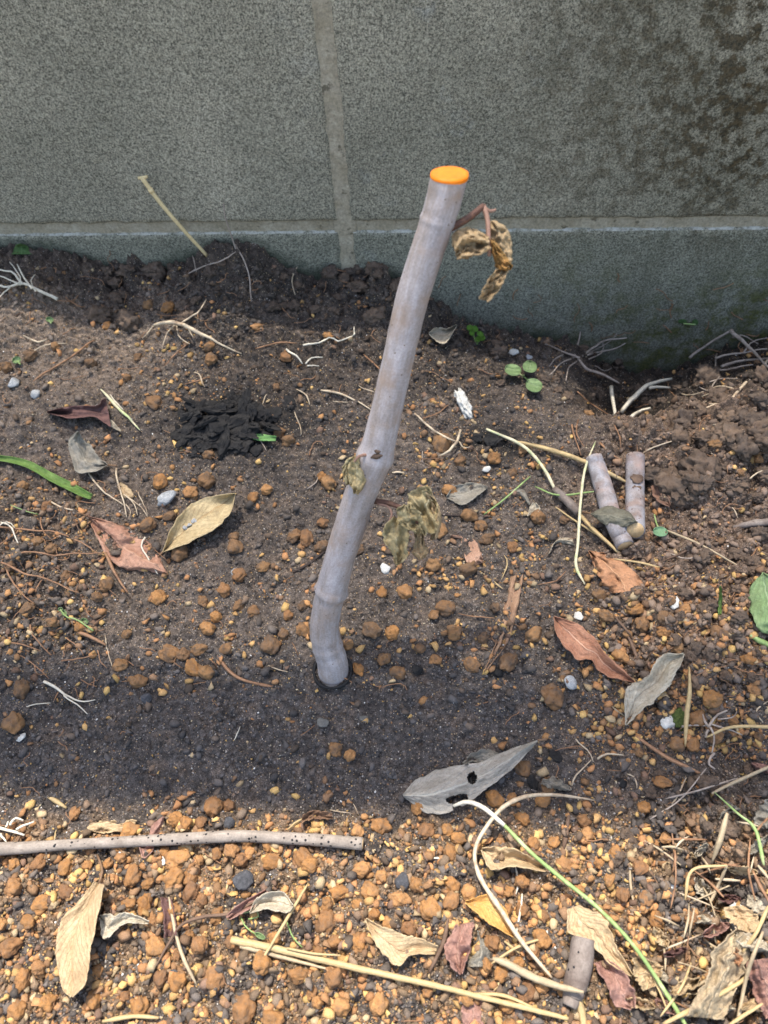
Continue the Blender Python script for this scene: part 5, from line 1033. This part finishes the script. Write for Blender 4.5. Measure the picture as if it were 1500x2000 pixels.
root_tuft('pale forked rootlet on dark silt past the holed leaf', M_ROOT, [([(1115,1535),(1125,1515),(1155,1485)],2.4),([(1125,1443),(1150,1468),(1158,1485)],2),([(1165,1482),(1185,1474),(1220,1474)],3)])
root_tuft('thin curled rootlets on the brown mound', M_ROOT, [([(1255,885),(1290,870),(1330,858)],2.4),([(1465,935),(1485,922),(1510,920)],2.2),([(1390,830),(1420,828),(1445,835)],1.8),([(1450,880),(1465,860),(1480,870)],1.8),([(1380,905),(1395,890),(1390,885)],1.8)])
root_tuft('reddish root wisps on the lit soil by the grass stem', M_ROOTB, [([(1115,830),(1122,860),(1135,890)],2.4),([(1130,820),(1128,850),(1140,870)],1.8),([(1170,865),(1190,885),(1210,895)],3),([(1200,830),(1210,850),(1212,875)],1.6),([(1127,765),(1150,785),(1195,812)],1.8)])
FINE = [([(60,690),(90,675),(130,672)],2,M_ROOT),([(65,745),(110,715),(150,690),(185,662)],2.6,M_ROOTB),([(195,760),(225,790),(245,810),(272,840)],[3,4,4,2],M_PSTEM),([(215,770),(230,790),(240,800)],2,M_ROOTW),
  ([(45,655),(75,668),(95,662)],2.4,M_ROOT),([(360,750),(385,745),(405,735)],2.2,M_ROOTB),([(320,715),(345,690),(370,668)],2.2,M_ROOTB),([(400,755),(390,730),(380,725)],2,M_ROOT),([(460,478),(478,510),(486,545),(490,590)],2,M_ROOTG),
  ([(575,575),(570,545),(580,520)],2,M_ROOT),([(360,540),(395,522),(435,508),(460,490)],1.8,M_ROOTG),([(375,500),(385,530)],1.6,M_ROOTG),([(500,680),(530,672),(580,668)],2.4,M_ROOTB),([(625,762),(665,768),(700,785),(725,800)],[3.5,3,2,2],M_ROOT),
  ([(580,760),(600,775),(605,790)],2,M_ROOT),([(650,785),(680,785)],1.6,M_ROOT),([(700,755),(730,765)],1.8,M_ROOT),([(710,690),(735,715),(748,728)],2.6,M_ROOTB),([(575,805),(585,830),(590,848)],1.6,M_ROOT),([(520,770),(512,790)],1.5,M_ROOT),
  ([(600,955),(615,945),(622,930)],1.8,M_ROOTG),([(500,850),(520,880)],1.4,M_ROOTG),([(765,923),(790,922)],3,M_ROOT),([(820,820),(850,810),(875,790)],2,M_ROOTB),([(825,880),(828,905)],1.5,M_ROOTG),([(895,1200),(930,1205),(965,1208)],1.8,M_ROOTB),
  ([(980,1150),(965,1135)],2,M_STRAW),([(1050,1140),(1085,1135),(1105,1118)],2,M_ROOTB),([(980,1130),(990,1100),(985,1085)],2,M_STRAW),([(1200,1200),(1220,1225),(1230,1240)],4,M_TWIG),([(1225,1240),(1240,1270),(1245,1290)],5,M_TWIG),
  ([(1310,1080),(1340,1090),(1390,1078)],2.4,M_ROOTG),([(1295,1098),(1320,1085),(1350,1070)],3,M_TWIG),([(1290,1140),(1310,1165),(1330,1190)],2,M_ROOTB),([(1395,1150),(1390,1180),(1385,1205)],1.8,M_ROOT),([(1480,1060),(1470,1085),(1440,1100)],2,M_ROOTB),
  ([(1430,990),(1440,1010)],1.8,M_ROOT),([(1340,1330),(1380,1310),(1420,1300)],1.6,M_ROOTB),([(1420,1290),(1450,1310),(1490,1318)],1.8,M_ROOTB),([(1500,1370),(1475,1390),(1490,1410)],2.4,M_ROOT),([(1325,1305),(1300,1340)],2,M_ROOT),
  ([(1075,1470),(1100,1460),(1130,1462)],1.5,M_ROOTB),([(1340,1520),(1322,1555),(1312,1570)],2.4,M_ROOT),([(1225,1510),(1240,1522),(1245,1540)],2,M_ROOT),([(700,1590),(690,1570)],1.6,M_ROOT),([(560,1620),(580,1605),(600,1595)],3,M_STRAW),
  ([(645,1580),(670,1585),(690,1588)],1.6,M_ROOT),([(470,1420),(460,1440),(455,1446)],1.6,M_ROOTW),([(525,1300),(560,1312)],1.6,M_ROOT),([(105,1650),(110,1620)],2,M_STRAW),([(1020,1745),(1015,1790),(1010,1820)],3,M_ROOTW),([(1005,1690),(1012,1720),(1008,1745)],3,M_ROOTW),
  ([(20,985),(60,1000),(75,1005)],1.6,M_GSTEM),([(90,975),(120,992),(150,998)],3,M_ROOT),([(135,985),(148,1025),(155,1045)],2,M_TWIG),([(30,1275),(70,1300),(95,1325)],1.6,M_ROOTB),([(205,1240),(215,1290),(225,1310)],1.4,M_ROOT),([(120,1345),(105,1370)],1.6,M_ROOTB)]
FLAB = [('fine pale rootlet on the soil by the wall and mound', 'rootlets near the wall'), ('fine rootlet thread on bare soil around the planted cutting', 'rootlets round the cutting'), ('fine rootlet thread on crumbly brown soil by the stick pieces', 'rootlets in the brown crumbs'), ('thin straw thread among the gravel and silt in front of the cutting', 'threads in the gravel')]
for i, (pts, r, mt) in enumerate(FINE):
    x = np.mean([p[0] for p in pts]); y = np.mean([p[1] for p in pts]); j = 3 if y > 1400 and x < 1100 else 2 if x > 1030 else 0 if y < 810 else 1
    lying('rootlet', [(a, b, .0015) for a, b in pts], r, mt, 6, label=FLAB[j][0], cat='rootlet', group=FLAB[j][1], jit=1., seed=i, sink=0)
# hair roots, more than one could count
def hairs(n, dens, seed):
    r_ = np.random.RandomState(seed); VV = []; FF = []; o = 0
    while n > 0:
        u, v = r_.uniform(0, 1500), r_.uniform(530, 2000)
        if r_.rand() > dens(np.array(u), np.array(v)): continue
        n -= 1; a = r_.rand()*6.28; P = [(u, v, 0)]; st = r_.uniform(6, 14)
        for _ in range(r_.randint(3, 6)):
            a += r_.randn()*.6; u += math.cos(a)*st; v += math.sin(a)*st*.7; P.append((u, v, r_.uniform(0, .003)))
        C, R = stick_path(P, r_.uniform(.8, 1.5), n=7, sink=0); V, Fq, Ft, uv = tube_arrays(C, R, 4); VV.append(V); FF.append(Fq[:, ::-1]+o); o += len(V)
    return obj('hair_roots', mesh_from('hair_roots', np.vstack(VV), np.vstack(FF)), M_ROOTB, kind='stuff')
hairs(330, lambda u, v: np.clip(.15+.8*sstep(300, 150, u)*sstep(950, 1000, v)*sstep(1400, 1300, v)+.7*sstep(1200, 1320, u)*sstep(620, 700, v)+.6*sstep(700, 600, v)+.4*sstep(1280, 1400, u)*sstep(1400, 1500, v), 0, 1), 5)
# moss tuft
k = NT('moss'); p = k.pos(); n = k.noise(p, 900, 4, .7); k.done(k.mix(k.ramp(n, .3, .7), (.03,.045,.012), (.10,.13,.035)), .95, k.bump(n, .8, .001)); M_MOSS = k.m
me = mesh_from('moss_tuft', *lump(811, 4, .3, .6, .35)); me.materials.append(M_MOSS); put('moss_tuft', me, 1325, 1405, 17, .3, .55, label='small cushion of green moss by the whitish wedge stone', cat='moss')

# scraps in the litter corner
def scrap(x, y, a, ln, wd, mat, label, lift, seed):
    ca, sa = math.cos(a), math.sin(a); f = lambda s, q: (x+ca*s*ln-sa*q*wd, y+(sa*s*ln+ca*q*wd)*.8)
    leaf('leaf_scrap', [f(-1,.2),f(-.5,.9),f(.3,1),f(1,.1)], [f(-1,-.2),f(-.4,-.8),f(.4,-.9),f(1,-.1)], mat, label, lift, cup=.003*(1 if seed % 2 else -1), wave=.007, jag=.22, seed=seed, n=20, m=9)
for i, (x, y, a, ln, wd, mt, lab, h) in enumerate([
    (1330,1665,.4,34,14,CREAM,'bleached papery scrap beside the leaning brown stem in the litter',.004),(1372,1735,1.2,30,13,PALE,'pale papery scrap under the bent corner straw',.004),(1305,1690,2.,22,10,CREAM,'small whitish scrap in crumbs beside the litter hollow',.003),
    (1450,1700,.2,30,12,CREAM,'cream scrap under the rusty stem of the far litter',.008),(1480,1770,1.,34,16,PALE,'broad pale scrap behind the big cream-white stone',.008),(1400,1815,-.5,30,13,ROSE,'rosy scrap wedged below the big cream-white stone',.006),
    (1290,1905,.9,26,12,PALE,'dusty scrap between green stem and khaki leaf',.006),(1320,1860,-.3,24,9,MAROON,'dark folded scrap against the khaki leaf',.005),(1480,1650,-.8,30,12,GREY,'grey scrap hanging by the green forked stem',.010),
    (1250,1960,.3,30,14,CREAM,'cream scrap at the foot of the rosy leaf by the stub',.004),(1440,1870,1.4,24,12,ORNG,'rust coloured scrap beside the propped straw',.016),(1370,1660,-.9,20,8,PALE,'tiny pale scrap on the thick sloping grass stalk',.006),
    (1490,1500,.5,26,11,ROSE,'rosy scrap by the straw above the green litter stem',.006),(1425,1755,.1,22,10,MAROON,'dark scrap at the rim of the litter hollow',.004),
    (1470,1840,.6,40,20,PALE,'wide pale crumpled leaf heaped behind the khaki leaf',.018),(1340,1925,-.6,34,15,CREAM,'cream crumpled leaf leaning on the khaki leaf',.010),(1400,1965,.2,38,16,PALE,'pale folded leaf beneath the thick litter straw',.008),
    (1290,1830,1.1,28,12,CREAM,'cream curled leaf between crumbs and khaki leaf',.006),(1480,1960,-.4,36,18,CREAM,'cream crumpled leaf beneath the short bridging straw',.014),(1300,1965,.8,26,11,ROSE,'rosy crumpled leaf under the end of the green stem',.006),
    (1370,1795,.3,30,13,PALE,'pale curled leaf in front of the litter hollow',.006)]):
    scrap(x, y, a, ln, wd, mt, lab, h, 300+i)

LST = (M_STRAWG, M_ROOTB, M_STRAWG, M_ROOT)
for i in range(34):
    x = rnd.uniform(1290, 1490); y = rnd.uniform(1600, 1985); a = rnd.uniform(0, 6.28); l_ = rnd.uniform(16, 46)
    lying('straw_bit', [(x-l_*math.cos(a), y-l_*.8*math.sin(a), .004), (x+rnd.uniform(-4, 4), y+rnd.uniform(-4, 4), .008), (x+l_*math.cos(a), y+l_*.8*math.sin(a), rnd.uniform(.003, .014))], rnd.uniform(2, 4), LST[i % 4], 6, label='dry straw bit tangled in the litter around the big cream-white stone', cat='straw', group='straw bits in the litter', seed=i, sink=0)
